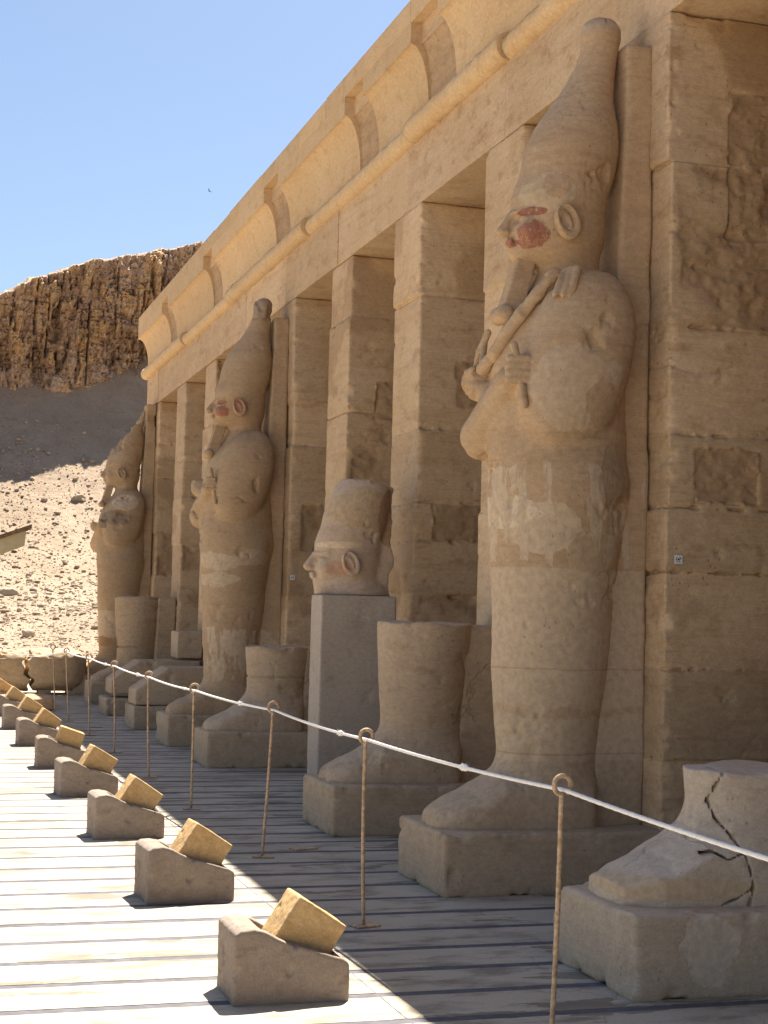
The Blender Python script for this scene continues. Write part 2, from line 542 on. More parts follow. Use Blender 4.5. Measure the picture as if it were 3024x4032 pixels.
m_pave = paving_mat()
def build_floor():
    mb = MB()
    pitch, gap = .425, .068
    X0, X1 = -14.0, 8.0
    y = 5.98-pitch*56
    rng = random.Random(3)
    while y < 34:
        a, b = y+gap/2, y+pitch-gap/2
        cuts = [X0]
        for cx in (1.985, ):
            cuts.append(cx)
        cuts.append(X1)
        for i in range(len(cuts)-1):
            xa = cuts[i]+(.003 if i else 0); xb = cuts[i+1]-(.003 if i < len(cuts)-2 else 0)
            dz = rng.uniform(-.0008, .0008)
            mb.box((xa, a+rng.uniform(-.003, .003), -.12), (xb, b+rng.uniform(-.003, .003), dz), bev=.0015)
        y += pitch
    fl = mb.build('terrace_floor', m_pave)
    tag(fl, kind='structure')
    mb = MB()
    mb.box((X0, -18.2, -.3), (X1, 34.2, -.0022))
    tag(mb.build('paving_joints', m_strip), kind='structure')
build_floor()

def hill_z(y):
    u = np.clip(y-34.0, -40, 49)
    up = np.maximum(u, 0)
    return np.where(u > 0, .25+.05*up+9.6*(up/46.0)**5.0, .25+u*.17)

def grid_mesh(name, P, nx, ny, mats, smooth=True):
    i = np.arange(nx*ny).reshape(nx, ny)
    Q = np.stack([i[:-1, :-1].ravel(), i[1:, :-1].ravel(), i[1:, 1:].ravel(), i[:-1, 1:].ravel()], 1)
    return new_mesh(name, P, Q, mats, smooth)

def scree_mat():
    n = N('scree')
    a = n.noise(.35, 5, .6); b = n.noise(2.4, 6, .7); c = n.noise(14, 4, .7)
    col = n.mix(n.ramp(a, .35, .65), (.315, .235, .16), (.37, .285, .20))
    col = n.mix(n.math('MULTIPLY', n.ramp(b, .45, .7), .5), col, (.26, .19, .125))
    col = n.scale(col, n.ramp(c, .25, .75, .82, 1.16))
    h = n.math('ADD', n.math('MULTIPLY', b, 1.0), n.math('MULTIPLY', c, .35))
    return n.done(col, n.bump(h, .9, .12))
m_scree = scree_mat()

def build_hill():
    # sand far around, below everything
    mb = MB(); mb.poly([(-900, -900, -.9), (900, -900, -.9), (900, 900, -.9), (-900, 900, -.9)], [(0, 1, 2, 3)])
    tag(mb.build('sand_ground', m_scree), kind='structure')
    # the scree slope
    xs = np.concatenate([np.linspace(-60, -4, 70), np.linspace(-3.8, 18, 190), np.linspace(18.5, 70, 70)])
    ys = np.concatenate([np.linspace(34.05, 50, 120), np.linspace(50.2, 86, 150)])
    X, Y = np.meshgrid(xs, ys, indexing='ij')
    p = np.stack([X.ravel(), Y.ravel(), np.zeros(X.size)], 1)
    Z = hill_z(p[:, 1])+.35*fbm(p, .12, 3, 5)*np.clip((p[:, 1]-34)/12, 0, 1)+.10*fbm(p, .9, 3, 8)+.05*np.abs(fbm(p, 3.1, 3, 9))
    p[:, 2] = Z
    tag(link('scree_slope', grid_mesh('scree_slope', p, len(xs), len(ys), m_scree)), kind='structure')
    # loose stones lying on it: one mesh, nobody could count them
    rng = np.random.default_rng(4)
    bm = bmesh.new(); bmesh.ops.create_icosphere(bm, subdivisions=1, radius=1)
    bv = np.array([v.co[:] for v in bm.verts]); bf = np.array([[v.index for v in f.verts] for f in bm.faces]); bm.free()
    n = 26000
    u = rng.random(n)
    sy = 34.3+44*u**1.4
    sx = rng.uniform(-6, 10, n)+ (sy-34)*rng.uniform(-.12, .22, n)
    r = .013*(1-rng.random(n)*.985)**-.52*np.clip((sy/44), .7, 1.5)
    r = np.minimum(r, .13)
    pz = np.stack([sx, sy, np.zeros(n)], 1)
    sz = hill_z(sy)+.35*fbm(pz, .12, 3, 5)*np.clip((sy-34)/12, 0, 1)+.10*fbm(pz, .9, 3, 8)+.05*np.abs(fbm(pz, 3.1, 3, 9))
    jit = 1+.35*(rng.random((n, len(bv), 1))-.5)*2
    sc = np.stack([rng.uniform(.7, 1.5, n), rng.uniform(.7, 1.3, n), rng.uniform(.45, .95, n)], 1)
    an = rng.uniform(0, 6.28, n); ca, sa = np.cos(an), np.sin(an)
    V = bv[None]*jit*sc[:, None]*r[:, None, None]
    V = np.stack([V[..., 0]*ca[:, None]-V[..., 1]*sa[:, None], V[..., 0]*sa[:, None]+V[..., 1]*ca[:, None], V[..., 2]], -1)
    V += np.stack([sx, sy, sz+r*.25], 1)[:, None]
    F = (bf[None]+(np.arange(n)*len(bv))[:, None, None]).reshape(-1, 3)
    me = new_mesh('scree_stones', V.reshape(-1, 3), F, m_stones, smooth=False)
    tag(link('scree_stones', me), kind='stuff')

def stones_mat():
    n = N('loose_stones')
    g = n.node('ShaderNodeNewGeometry').outputs['Random Per Island']
    col = n.mix(g, (.29, .215, .145), (.44, .345, .25))
    c = n.noise(9, 4, .7)
    return n.done(n.scale(col, n.ramp(c, .25, .75, .85, 1.12)), n.bump(c, .5, .05))
m_stones = stones_mat()
build_hill()

def cliff_mat():
    n = N('cliff_rock')
    at = n.node('ShaderNodeAttribute', attribute_name='block').outputs['Fac']
    a = n.noise(.5, 5, .6); b = n.noise(1.0, 6, .65, co=n.map((2.2, 2.2, .7))); c = n.noise(7, 5, .7)
    col = n.mix(n.ramp(a, .35, .65), (.40, .285, .195), (.49, .36, .255))
    col = n.mix(n.math('MULTIPLY', n.ramp(at, .68, .78), .7), col, (.56, .38, .19))
    col = n.mix(n.math('MULTIPLY', n.ramp(at, .30, .2), .55), col, (.22, .15, .10))
    col = n.mix(n.math('MULTIPLY', n.ramp(b, .5, .7), .6), col, (.31, .205, .13))
    col = n.scale(col, n.ramp(c, .25, .75, .82, 1.16))
    return n.done(col, n.bump(n.math('ADD', n.math('MULTIPLY', c, .5), b), .9, .12))
m_cliff = cliff_mat()

def build_cliff():
    xs = np.concatenate([np.linspace(-60, 0, 120), np.linspace(.1, 22, 330), np.linspace(22.3, 75, 130)])
    nz = 190
    v = np.linspace(0, 1, nz)
    X, T = np.meshgrid(xs, v, indexing='ij')
    x = X.ravel(); t = T.ravel()
    # height of the brow along the cliff, read from the skyline
    top = np.interp(x, [-60, -20, 0, 4.2, 6.4, 8.7, 11.7, 14.3, 19, 26, 40, 75], [11, 13.5, 15.3, 16.7, 17.9, 18.9, 19.9, 20.8, 22.4, 24, 26, 28])
    p0 = np.stack([x, np.zeros_like(x), np.zeros_like(x)], 1)
    top = top+.12*fbm(p0, .9, 4, 41)+.10*fbm(p0, 3.0, 2, 43)
    base = 10.6
    face = np.clip(t/.80, 0, 1); crown = np.clip((t-.80)/.20, 0, 1)
    z = base+(top-base)*face
    y = 80.0-(.30-.25*np.clip((x-4)/9, 0, 1))*(z-12)+.30*np.clip(x-7, 0, 60)
    # over the brow the rock leans back into a rounded shoulder
    z = z+crown*3.2*(1-.4*crown); y = y+crown**1.2*26.0
    q = np.stack([x, y*.25, z], 1)
    wig = np.stack([.7*fbm(q, .5, 3, 51), 0*x, .7*fbm(q, .5, 3, 53)], 1)
    def facets(sc, seed, tilt):
        """blocky rock: every cell gets its own depth and its own slightly turned plane"""
        pq = (q+wig)*np.array(sc)
        f1, f2, c = worley(pq, seed)
        h = np.floor(c*9973)
        tx = np.sin(h*1.7)*tilt; tz = np.sin(h*2.9+1)*tilt*.6
        return f1, f2, c, tx*(pq[:, 0]-np.floor(pq[:, 0])-.5)+tz*(pq[:, 2]-np.floor(pq[:, 2])-.5)
    wig = wig*.45
    d1, d2, c1, t1 = facets((.62, .3, .20), 60, .6)
    e1, e2, c2, t2 = facets((2.1, .5, 1.0), 70, .6)
    g1, g2, c3, t3 = facets((4.6, .8, 3.2), 80, .5)
    m1 = np.clip(.5+2.2*fbm(q, (.7, 1, .15), 2, 97), 0, 1)
    crack1 = np.clip(1-(d2-d1)/.035, 0, 1)*m1; crack2 = np.clip(1-(e2-e1)/.07, 0, 1)*np.clip(.4+2*fbm(q, (.9, 1, .4), 2, 98), 0, 1); crack3 = np.clip(1-(g2-g1)/.12, 0, 1)
    dep = -1.0*(c1-.5)+t1-.75*(c2-.5)+.55*t2-.42*(c3-.5)+.35*t3+.15*crack1+.2*crack2+.10*crack3+.5*fbm(q, .35, 3, 90)+.10*np.abs(fbm(q, 2.5, 4, 91))
    ledge = np.maximum(0, np.sin(z*2.1+1.5*fbm(q, .4, 2, 99)))**6
    f1 = np.abs(fbm(q, (.75, .3, .07), 3, 111)); f2 = np.abs(fbm(q, (2.0, .3, .22), 3, 112)); f3 = np.abs(fbm(q, (4.5, .3, .9), 3, 113))
    dep = dep+.75*np.clip(1-f1/.03, 0, 1)+.32*np.clip(1-f2/.05, 0, 1)*np.clip(.5+2*fbm(q, .5, 2, 114), 0, 1)+.16*np.clip(1-f3/.08, 0, 1)
    h1 = np.abs(fbm(q, (.15, .3, 1.6), 3, 115)); h2 = np.abs(fbm(q, (.5, .3, 3.4), 3, 116))
    dep = dep+.30*np.clip(1-h1/.05, 0, 1)+.14*np.clip(1-h2/.08, 0, 1)-.10*ledge+.05*fbm(q, 7.0, 2, 93)
    soft = (1-.85*np.clip(crown*3, 0, 1))*(.75-.30*np.clip((face-.8)*5, 0, 1))
    y = y+dep*soft*(.35+.65*np.clip((z-base-1.6)/1.6, 0, 1))
    z = z+.3*fbm(q, 1.5, 3, 95)*np.clip(crown*4, 0, 1)+.12*(c3-.5)*np.clip(crown*3, 0, 1)
    P = np.stack([x, y, z], 1)
    me = grid_mesh('cliff', P, len(xs), nz, m_cliff, smooth=False)
    a = me.attributes.new('block', 'FLOAT', 'POINT')
    a.data.foreach_set('value', (c2*.55+c1*.25+c3*.2).astype(np.float32)*1.25-.1)
    tag(link('cliff', me), kind='structure')
build_cliff()

# ------------------------------------------------------------------ the temple front
def pillar_mesh(k):
    y0 = PIL[k]; w = 1.45 if k == 8 else .80
    rng = random.Random(100+k)
    res = .0125 if k == 0 else (.016 if k in (1, 2, 3) else .022)
    depth = .95
    if k < -1: res = .04
    s = Solid((-.06, -.06, -.02), (depth+.05, w+.06, 5.36), res)
    courses = {0: [0, .76, 1.30, 1.88, 2.27, 2.71, 3.37, 4.38, 5.31], 2: [0, 1.20, 1.78, 2.23, 2.59, 3.25, 4.46, 5.31],
               }.get(k)
    if courses is None:
        courses = [0]
        while courses[-1] < 4.6: courses.append(courses[-1]+rng.choice([.52, .62, .78, 1.0]))
        courses = [c for c in courses if c < 4.8]+[5.31]
    rough = {0: {6}, 2: {1}, 3: {4}, 1: {3}, 4: set(), 6: {len(courses)-2}, 7: {2}, -1: {3}}.get(k, {rng.randrange(1, len(courses)-1)})
    jits = []
    for i in range(len(courses)-1):
        a, b = courses[i], courses[i+1]
        jx, jy = rng.uniform(-.012, .018), rng.uniform(-.012, .012)
        if k == 0 and i == 7: jx = -.02
        if k == 0 and i == 6: jx, jy = .005, .0
        if i == 0: jx -= .01
        jits.append((a, b, jx, jy))
        s.add(f_box((jx, jy, a+.002), (depth, w-jy*.5, b-.002), .008), lo=(-.06, -.06, a-.03), hi=(depth+.06, w+.06, b+.03))
    # solid core closes the joints a few millimetres behind the faces
    s.add(f_box((.022, .022, 0), (depth, w-.02, 5.31), .004))
    # recessed old blocks let into the side face
    ins = {0: [(.40, .96, 4.40, 4.86, .035), (.40, .96, 3.95, 4.38, .03), (.19, .62, 2.30, 2.64, .014)], 2: [(.36, .96, 3.45, 3.88, .025), (.17, .9, 2.24, 2.58, .03)],
           3: [(.30, .9, 3.6, 4.0, .03)], 4: [(.16, .9, 2.30, 2.85, .03)], 1: [(.3, .9, 3.0, 3.5, .03)]}.get(k, [])
    for (xa, xb, za, zb, d) in ins:
        s.cut(f_box((xa, -.2, za), (xb, d*.7, zb), .004), lo=(xa-.03, -.06, za-.03), hi=(xb, d+.05, zb+.03))
    def patchy(p, i):
        """where the face of course i has weathered back to rough old stone, 0..1"""
        a, b = jits[i][:2]
        m = np.clip((p[:, 2]-a-.01)/.02, 0, 1)*np.clip((b-.01-p[:, 2])/.02, 0, 1)*np.clip((p[:, 0]-.05-.05*fbm(p, 4, 3, 3))/.03, 0, 1)
        return m*np.clip((1.3 if k == 0 else .75)+3.2*fbm(p, (2.4, 2.4, 2.9), 4, 81+k+i), 0, 1)
    def inset(p, q):
        xa, xb, za, zb, d = q
        w = .02*fbm(p, 9, 3, 91)
        m = np.clip((p[:, 0]+w-xa)/.01, 0, 1)*np.clip((xb-p[:, 0])/.01, 0, 1)*np.clip((p[:, 2]+w-za)/.01, 0, 1)*np.clip((zb-p[:, 2]+w)/.01, 0, 1)
        return m*(p[:, 1] < .1)
    def dist(p):
        out = .0035*fbm(p, 7, 2, 7+k)+.002*fbm(p, 26, 2, 9+k)+np.maximum(0, fbm(p, (5, 5, 7), 4, 19+k, .6)-.38)*.05
        edge = np.exp(-((p[:, 0]-.0)**2+(p[:, 1])**2)/.0016)
        joint = np.zeros(len(p))
        for a, b, *_ in jits: joint = np.maximum(joint, np.exp(-((p[:, 2]-a)/.018)**2))
        out = out+edge*np.maximum(0, fbm(p, 9, 3, 33+k)-.08)*.085+joint*np.maximum(0, fbm(p, 11, 3, 35+k)-.1)*.03
        for i in rough:
            if i >= len(jits): continue
            rn = .014+.026*fbm(p, (9, 9, 14), 4, 55+k, .68)+np.maximum(0, fbm(p, (2.1, 2.1, 3.4), 4, 57+k, .6))*.07
            out = out+patchy(p, i)*rn
        if k == 0:
            for zc, w in ((3.13, .05), (2.93, .035)):
                ln = np.abs(p[:, 2]-zc-w*np.sin(p[:, 0]*7+zc*5)-.02*fbm(p, 6, 2, 44))
                out = out+.016*np.exp(-(ln/.012)**2)*np.clip(.6+1.5*fbm(p, 4, 2, 45), 0, 1)
        for q in ins:
            out = out+inset(p, q)*(fbm(p, (10, 10, 15), 4, 66+k, .68)*.022+np.maximum(0, fbm(p, 3.5, 3, 67+k))*.025-.012)
        return out
    s.disturb(dist)
    V, Q = s.mesh()
    old = np.zeros(len(V)); tone = np.ones(len(V))
    for i, (a, b, *_) in enumerate(jits): tone[(V[:, 2] >= a) & (V[:, 2] < b)] = rng.uniform(.84, 1.08)
    for i in rough:
        if i < len(jits): old = np.maximum(old, patchy(V, i))
    for q in ins: old = np.maximum(old, .9*inset(V, q))
    old = np.maximum(old, .8*np.clip((fbm(V, (1.3, 1.3, 1.7), 4, 71+k)-.22)*9, 0, 1))
    me = new_mesh('pillar', V+np.array([XP, y0, 0]), Q, m_masonry, True)
    for nm, v in (('old', old), ('tone', tone)):
        at = me.attributes.new(nm, 'FLOAT', 'POINT'); at.data.foreach_set('value', v.astype(np.float32))
    return me

temple = thing('temple_colonnade', (XP, 12, 0), 'long sandstone temple front of square pillars under a rounded cornice', 'temple')
def tlink(name, me):
    o = link(name, me, temple)
    o.matrix_parent_inverse = Matrix.Translation((-XP, -12, 0))
    return o
for k in PIL:
    if k >= -6: tlink('pillar', pillar_mesh(k))

YE = 29.86
def build_entablature():
    rng = random.Random(11)
    mb = MB()
    joints = [-16, -12.5, -9, -5.2, -1.6, 2.4, 6.3, 8.88, 11.3, 13.76, 16.2, 18.6, 20.9, 23.5, 26.12, 28.55, YE]
    for a, b in zip(joints[:-1], joints[1:]):
        j = rng.uniform(-.006, .008)
        mb.box((XP-.004+j, a+.003, 5.312), (XP+.95, b-.003, 5.92), bev=.008)
    me = mb.mesh('architrave', m_entab)
    tlink('architrave', me)
    # half-round moulding in lengths that do not quite meet
    mb = MB()
    tj = [-16, -12.3, -8.4, -4.7, -.5, 3.4, 7.2, 11.2, 13.55, 17.4, 21.9, 25.6, YE+.09]
    for i, (a, b) in enumerate(zip(tj[:-1], tj[1:])):
        cx = XP+.002+(-.020 if i % 2 else .010); cz = 6.005+(.010 if i % 2 else -.005)
        r = .104+(.008 if i % 2 else 0)
        n = max(6, int((b-a)/.07))
        prng = np.random.default_rng(i)
        wob = 1+.022*prng.standard_normal(n+1) if i >= 2 else np.ones(n+1)
        wob[-1] = 1.0; wob[0] = 1.0
        pts = [(cx+.006*prng.standard_normal(), a+.004+(b-a-.008)*t/n, cz+.004*prng.standard_normal()) for t in range(n+1)]
        mb.tube(pts, r, 18, rfun=lambda q: wob[q])
    me = mb.mesh('torus_moulding', m_cornice, True)
    sm = [f.loop_total <= 4 for f in me.polygons]
    me.polygons.foreach_set('use_smooth', np.array(sm, bool))
    tlink('torus_moulding', me)
    # cavetto cornice: long restored lengths stand proud of short older ones
    mb = MB()
    old = [(-6.2, -5.5), (-1.6, -.9), (1.0, 1.7), (4.6, 5.3), (8.55, 9.28), (12.45, 13.19), (14.72, 15.39), (18.4, 19.16), (22.6, 23.3), (26.6, 27.2)]
    segs = []; y = -16.0
    for a, b in old:
        segs.append((y, a, 0)); segs.append((a, b, 1)); y = b
    segs.append((y, YE+.19, 0))
    for a, b, o in segs:
        xf = XP-(.085 if o else .19); xb = XP-(-.012 if o else .006)
        prof = []
        for t in range(13):
            th = math.pi/2*t/12
            prof.append((xb-(xb-xf)*(1-math.cos(th)), 6.13+.565*math.sin(th)))
        prof.append((xf, 6.715)); prof.append((xf, 6.885)); prof.append((XP+.5, 6.885)); prof.append((XP+.5, 6.13))
        n = len(prof)
        ny = max(1, int((b-a)/.5))
        ysl = [a+(b-a)*i/ny for i in range(ny+1)]
        end = (b > YE)
        V = []
        for i, yy in enumerate(ysl):
            for (px, pz) in prof:
                fl = 0.0
                if end and i == ny:          # the moulding returns round the end of the building
                    fl = -(.19-(XP-px)) if px < XP else -.19
                dz = 0
                V.append((px, yy+fl+(.0015 if o else 0), pz+dz))
        F = []
        for i in range(ny):
            for t in range(n):
                F.append((i*n+t, i*n+(t+1) % n, (i+1)*n+(t+1) % n, (i+1)*n+t))
        F.append(tuple(range(n))[::-1]); F.append(tuple(ny*n+t for t in range(n)))
        if o:
            nq = ny*n
            mb.poly(V, [f for q, f in enumerate(F) if q < nq and (q % n) < 12], 2)
            mb.poly(V, [f for q, f in enumerate(F) if not (q < nq and (q % n) < 12)], 1)
        else:
            mb.poly(V, F, 0)
    rng2 = random.Random(5)
    y = -16.0
    while y < YE+.15:
        b = min(y+rng2.uniform(1.1, 2.3), YE+.19)
        if YE+.19-b < .5: b = YE+.19
        mb.box((XP-.19-rng2.uniform(-.003, .005), y+.002, 6.887), (XP+.9, b-.002, 7.10+rng2.uniform(-.012, .012)), bev=.007)
        y = b
    me = mb.mesh('cornice', [m_cornice, m_entab, m_rough], False)
    tlink('cornice', me)
    # what lies behind: wall, roof, far end wall, and an added near one
    mb = MB()
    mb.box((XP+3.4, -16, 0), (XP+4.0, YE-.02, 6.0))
    mb.box((XP+.96, -16, 0), (XP+3.39, -15.4, 5.39))  # unseen wall added to keep light out of the portico's open end
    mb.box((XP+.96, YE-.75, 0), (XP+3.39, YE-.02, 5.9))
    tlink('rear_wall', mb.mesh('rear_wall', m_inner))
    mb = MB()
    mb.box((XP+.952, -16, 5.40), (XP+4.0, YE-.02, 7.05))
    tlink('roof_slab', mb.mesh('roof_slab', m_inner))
    mb = MB()
    mb.box((XP+.02, -15.9, 5.93), (XP+.95, YE-.03, 6.125))
    tlink('core_course', mb.mesh('core_course', m_temple))
build_entablature()

# ------------------------------------------------------------------ the Osiride figures: first axis d = out from the pillar, y = along the front
BODY = [(.30, .57, .30, .27), (.60, .57, .305, .265), (.75, .566, .312, .262), (1.0, .56, .335, .285), (1.34, .552, .363, .32), (1.7, .548, .382, .35), (2.1, .535, .415, .38),
        (2.4, .523, .445, .40), (2.55, .535, .44, .375), (2.65, .535, .44, .365), (2.9, .54, .43, .36), (3.2, .53, .415, .37), (3.42, .50, .36, .35), (3.58, .475, .265, .28), (3.72, .47, .20, .17)]
HEAD = [(3.60, .46, .185, .165), (3.74, .475, .19, .17), (3.82, .52, .235, .20), (3.90, .545, .285, .225), (4.00, .553, .305, .24), (4.10, .557, .303, .248), (4.16, .556, .298, .25)]
CROWN = [(4.08, .55, .297, .25), (4.16, .553, .302, .262), (4.31, .508, .302, .268), (4.49, .472, .296, .27), (4.64, .438, .260, .245), (4.74, .412, .215, .205), (4.82, .392, .182, .178), (4.92, .358, .152, .152),
         (5.05, .322, .128, .13), (5.16, .30, .118, .12), (5.24, .292, .126, .126), (5.31, .292, .11, .11), (5.345, .292, .07, .07), (5.36, .292, .02, .02)]
FOOT_TOP = [(-.1, .60), (.80, .64), (.92, .645), (1.0, .605), (1.08, .555), (1.18, .515), (1.27, .465), (1.33, .44)]

def f_foot_cut(d, y, z):
    return f_foot(d, y, z, True)

def f_foot(d, y, z, sharp=False):
    top = np.interp(d, [a for a, b in FOOT_TOP], [b for a, b in FOOT_TOP])
    hw = np.interp(d, [0, .6, 1.0, 1.32], [.28, .29, .285, .25])
    front = 1.315-.75*np.maximum(np.abs(y)-.12, 0)**1.6*3.0
    side = np.abs(y)-hw
    plan = smax(side, (d-front)*.8, .05)
    cap = (z-(top-.9*y*y))*.75
    if sharp:
        front = 1.32-.9*np.maximum(np.abs(y)-.02, 0)**2
        plan = np.maximum(np.maximum(side, (d-front)*.9), (d*.55+np.abs(y)-.895)*.87)
    f = smax(plan, cap, .008 if sharp else .045)
    return np.maximum(smax(f, .33-d+.35*y*y, .06), .30-z)

def add_head(s, k=.03, crown=True):
    L = lambda a: (-.1, -.4, a); H = lambda b: (1.1, .4, b)
    s.add(f_loft(HEAD), .03, (0, -.4, 3.5), (1.1, .4, 4.2))
    # flatten the face, then features
    s.add(f_ball((.66, 0, 3.94), (.215, .185, .20)), .05, (.3, -.3, 3.6), (1.1, .3, 4.3))
    s.add(f_ball((.80, 0, 3.815), (.075, .085, .055)), .045, (.6, -.2, 3.65), (1.0, .2, 4.0))      # chin
    s.add(f_cone((.866, 0, 4.05), (.930, 0, 3.947), .024, .036, 1.0), .022, (.7, -.15, 3.8), (1.05, .15, 4.15))   # nose
    s.add(f_ball((.905, 0, 3.93), (.03, .05, .022)), .02, (.75, -.15, 3.8), (1.05, .15, 4.05))
    for sg in (-1, 1):
        s.cut(f_ball((.865, sg*.095, 4.015), (.035, .058, .030)), .025, (.6, -.3, 3.85), (1.05, .3, 4.15))     # eye sockets
        s.add(f_ball((.825, sg*.098, 4.012), (.035, .052, .020)), .006, (.6, -.3, 3.9), (1.05, .3, 4.12))      # eyes
        a, b = (.872, sg*.04, 4.058), (.79, sg*.17, 4.062)
        s.add(f_cone(a, b, .012, .010), .02, *cap_lohi(a, b, .02))                                         # brows
        s.add(f_ball((.79, sg*.11, 3.93), (.07, .07, .07)), .05, (.5, -.35, 3.75), (1.05, .35, 4.1))           # cheeks
    a, b = (.888, -.045, 3.882), (.888, .045, 3.882)
    s.add(f_cone(a, b, .016, .016), .018, *cap_lohi(a, b, .03))
    a, b = (.880, -.04, 3.855), (.880, .04, 3.855)
    s.add(f_cone(a, b, .017, .017), .018, *cap_lohi(a, b, .03))
    a, b = (.912, -.06, 3.869), (.912, .06, 3.869)
    s.cut(f_cone(a, b, .008, .008), .008, *cap_lohi(a, b, .03))
    if crown:
        s.add(f_loft(CROWN), .02, (-.1, -.4, 4.0), (1.1, .4, 5.45))

def ear_mesh(res=.007):
    """a stone ear standing off the side of the head; local origin at its middle, +x forward, -y outward"""
    s = Solid((-.12, -.07, -.17), (.13, .05, .17), res)
    # tilted ellipse ring: the top leans back
    def plane(x, z): return (x*.93-z*.36, x*.36+z*.93)
    def outer(x, y, z):
        u, v = plane(x, z)
        e = (np.sqrt((u/.075)**2+(v/.112)**2)-1)*.075
        return smax(e, np.abs(y+.012)-.032, .015)
    s.add(outer)
    def hollow(x, y, z):
        u, v = plane(x, z)
        e = (np.sqrt(((u-.004)/.052)**2+((v-.020)/.080)**2)-1)*.052
        return np.maximum(e, y+.022)
    s.cut(hollow, .01)
    def inner(x, y, z):
        u, v = plane(x, z)
        e = np.abs(np.sqrt(((u-.022)/.036)**2+((v+.004)/.066)**2)-1)*.036-.009
        return np.maximum(e, np.abs(y+.020)-.014)
    s.add(inner, .01)
    return s.mesh()
EAR = ear_mesh()

ARM_U = ((.43, .27, 3.40), (.52, .29, 2.98))
def add_arms(s, near=True, far=True, detail=True):
    for sg, on in ((-1, near), (1, far)):
        if not on: continue
        def egg(d, y, z, g=sg):
            dd = (d-.53-.10*(3.13-z)/.56)/.35
            return ((np.abs(dd)**2.2+np.abs((y-g*.25)/.232)**2.2+np.abs((z-3.13)/.565)**2.2)**(1/2.2)-1)*.232
        s.add(egg, .022, (-.1, -.6, 2.4), (1.2, .6, 3.9))
    # crossed forearms: each ends in a fist on the other side of the chest
    a, b = (.92, .235, 2.70), (.925, -.17, 3.0)
    s.add(f_cone(a, b, .155, .085), .03, *cap_lohi(a, b, .14))
    a, b = (.80, -.16, 2.80), (.95, .17, 2.99)
    s.add(f_cone(a, b, .10, .085), .03, *cap_lohi(a, b, .14))
    s.add(f_ball((.965, .215, 3.03), (.118, .10, .11)), .02, (.7, 0, 2.8), (1.2, .45, 3.25))
    s.add(f_ball((.925, -.285, 3.055), (.072, .055, .092)), .012, (.7, -.4, 2.8), (1.1, 0, 3.25))
    if detail:
        for i in range(4):
            z = 2.985+.042*i
            a, b = (.982, -.305, z), (.882, -.338, z)
            s.add(f_cone(a, b, .0225, .0215), .004, *cap_lohi(a, b, .03, .03))
            a, b = (1.035, .16, z-.01), (1.03, .28, z-.01)
            s.add(f_cone(a, b, .02, .02), .006, *cap_lohi(a, b, .03, .03))

def wear(s, seed, amp=.006, big=.012, calm=None):
    def fn(p):
        q = 1.0 if calm is None else np.where((p[:, 2] > calm) & (p[:, 0] > .5), .25, 1.0)
        return q*(amp*fbm(p, 6, 3, seed)+np.maximum(0, fbm(p, 4.0, 4, seed+8, .6)-.32)*.08)+big*fbm(p, 1.7, 2, seed+3)+.0018*fbm(p, 30, 2, seed+5)*q
    s.disturb(fn)

def place(V, yc):
    return np.stack([XP-V[:, 0], yc+V[:, 1], V[:, 2]], 1)

def solid_obj(name, s, mats, parent, yc, base=(0, 0, 0), midx=None, smooth=True):
    V, Q = s.mesh()
    V = place(V, yc)-np.array(base)
    me = new_mesh(name, V, Q[:, ::-1], mats, smooth)
    return link(name, me, parent)

def plinth_mesh(name, parent, yc, base, d1=1.365, z1=.355, hw=.43, res=.016, seed=0, chip=1.0, y_off=0.0, mat=None):
    s = Solid((-.03, -hw-.04, -.02), (d1+.04, hw+.04, z1+.04), res)
    s.add(f_box((0, -hw, -.01), (d1, hw, z1), .022))
    def dist(p):
        o = .005*fbm(p, 5, 3, seed)+.003*fbm(p, 22, 2, seed+2)
        ed = np.exp(-((p[:, 0]-d1)**2+(np.abs(p[:, 1])-hw)**2)/.006)+.7*np.exp(-((p[:, 2]-z1)**2+(np.abs(p[:, 1])-hw)**2)/.004)+.7*np.exp(-((p[:, 2]-z1)**2+(p[:, 0]-d1)**2)/.004)+.6*np.exp(-(p[:, 2]**2)/.003)
        return o+chip*np.maximum(0, fbm(p, 8, 4, seed+4, .6)-.12)*.09*np.minimum(ed, 1.2)
    s.disturb(dist)
    return solid_obj(name, s, mat or m_plinth, parent, yc, base)

P = lambda c, r, col, lift=.3, wob=.7, ws=7.0: (lambda n: (n.blob(c, r, wob, ws), col, lift))
Bd = lambda a, b, col, lift=.2, wob=.05, ws=6.0: (lambda n: (n.zband(a, b, wob, ws), col, lift))
RED = (.35, .155, .10); PLAST = (.565, .43, .29); BUFF = (.54, .375, .225); BRN = (.36, .225, .125)

def paint(c, r, col, wob=.9, ws=9.0):
    """old paint: ragged edge, flaked through, with pale cracks"""
    def f(n):
        m = n.blob(c, r, wob, ws, .03)
        m = n.math('MULTIPLY', m, n.ramp(n.noise(26, 5, .7), .33, .43))
        e = n.vor(9, 'DISTANCE_TO_EDGE', co=n.vadd(n.co, n.scale(n.node('ShaderNodeTexNoise', {'Vector': n.co, 'Scale': 12.0, 'Detail': 3.0}).outputs[1], .12)))
        return (n.math('MULTIPLY', m, n.ramp(e, .008, .022, .45, 1)), col, .1)
    return f
def broken_streaks(z0, z1):
    def f(n):
        m = n.zband(z0, z1, .25, 4.0, .01)
        k = n.ramp(n.noise(1.0, 5, .6, co=n.map((9, 9, 1.4))), .5, .53)
        return (n.math('MULTIPLY', m, k), PLAST, .25)
    return f

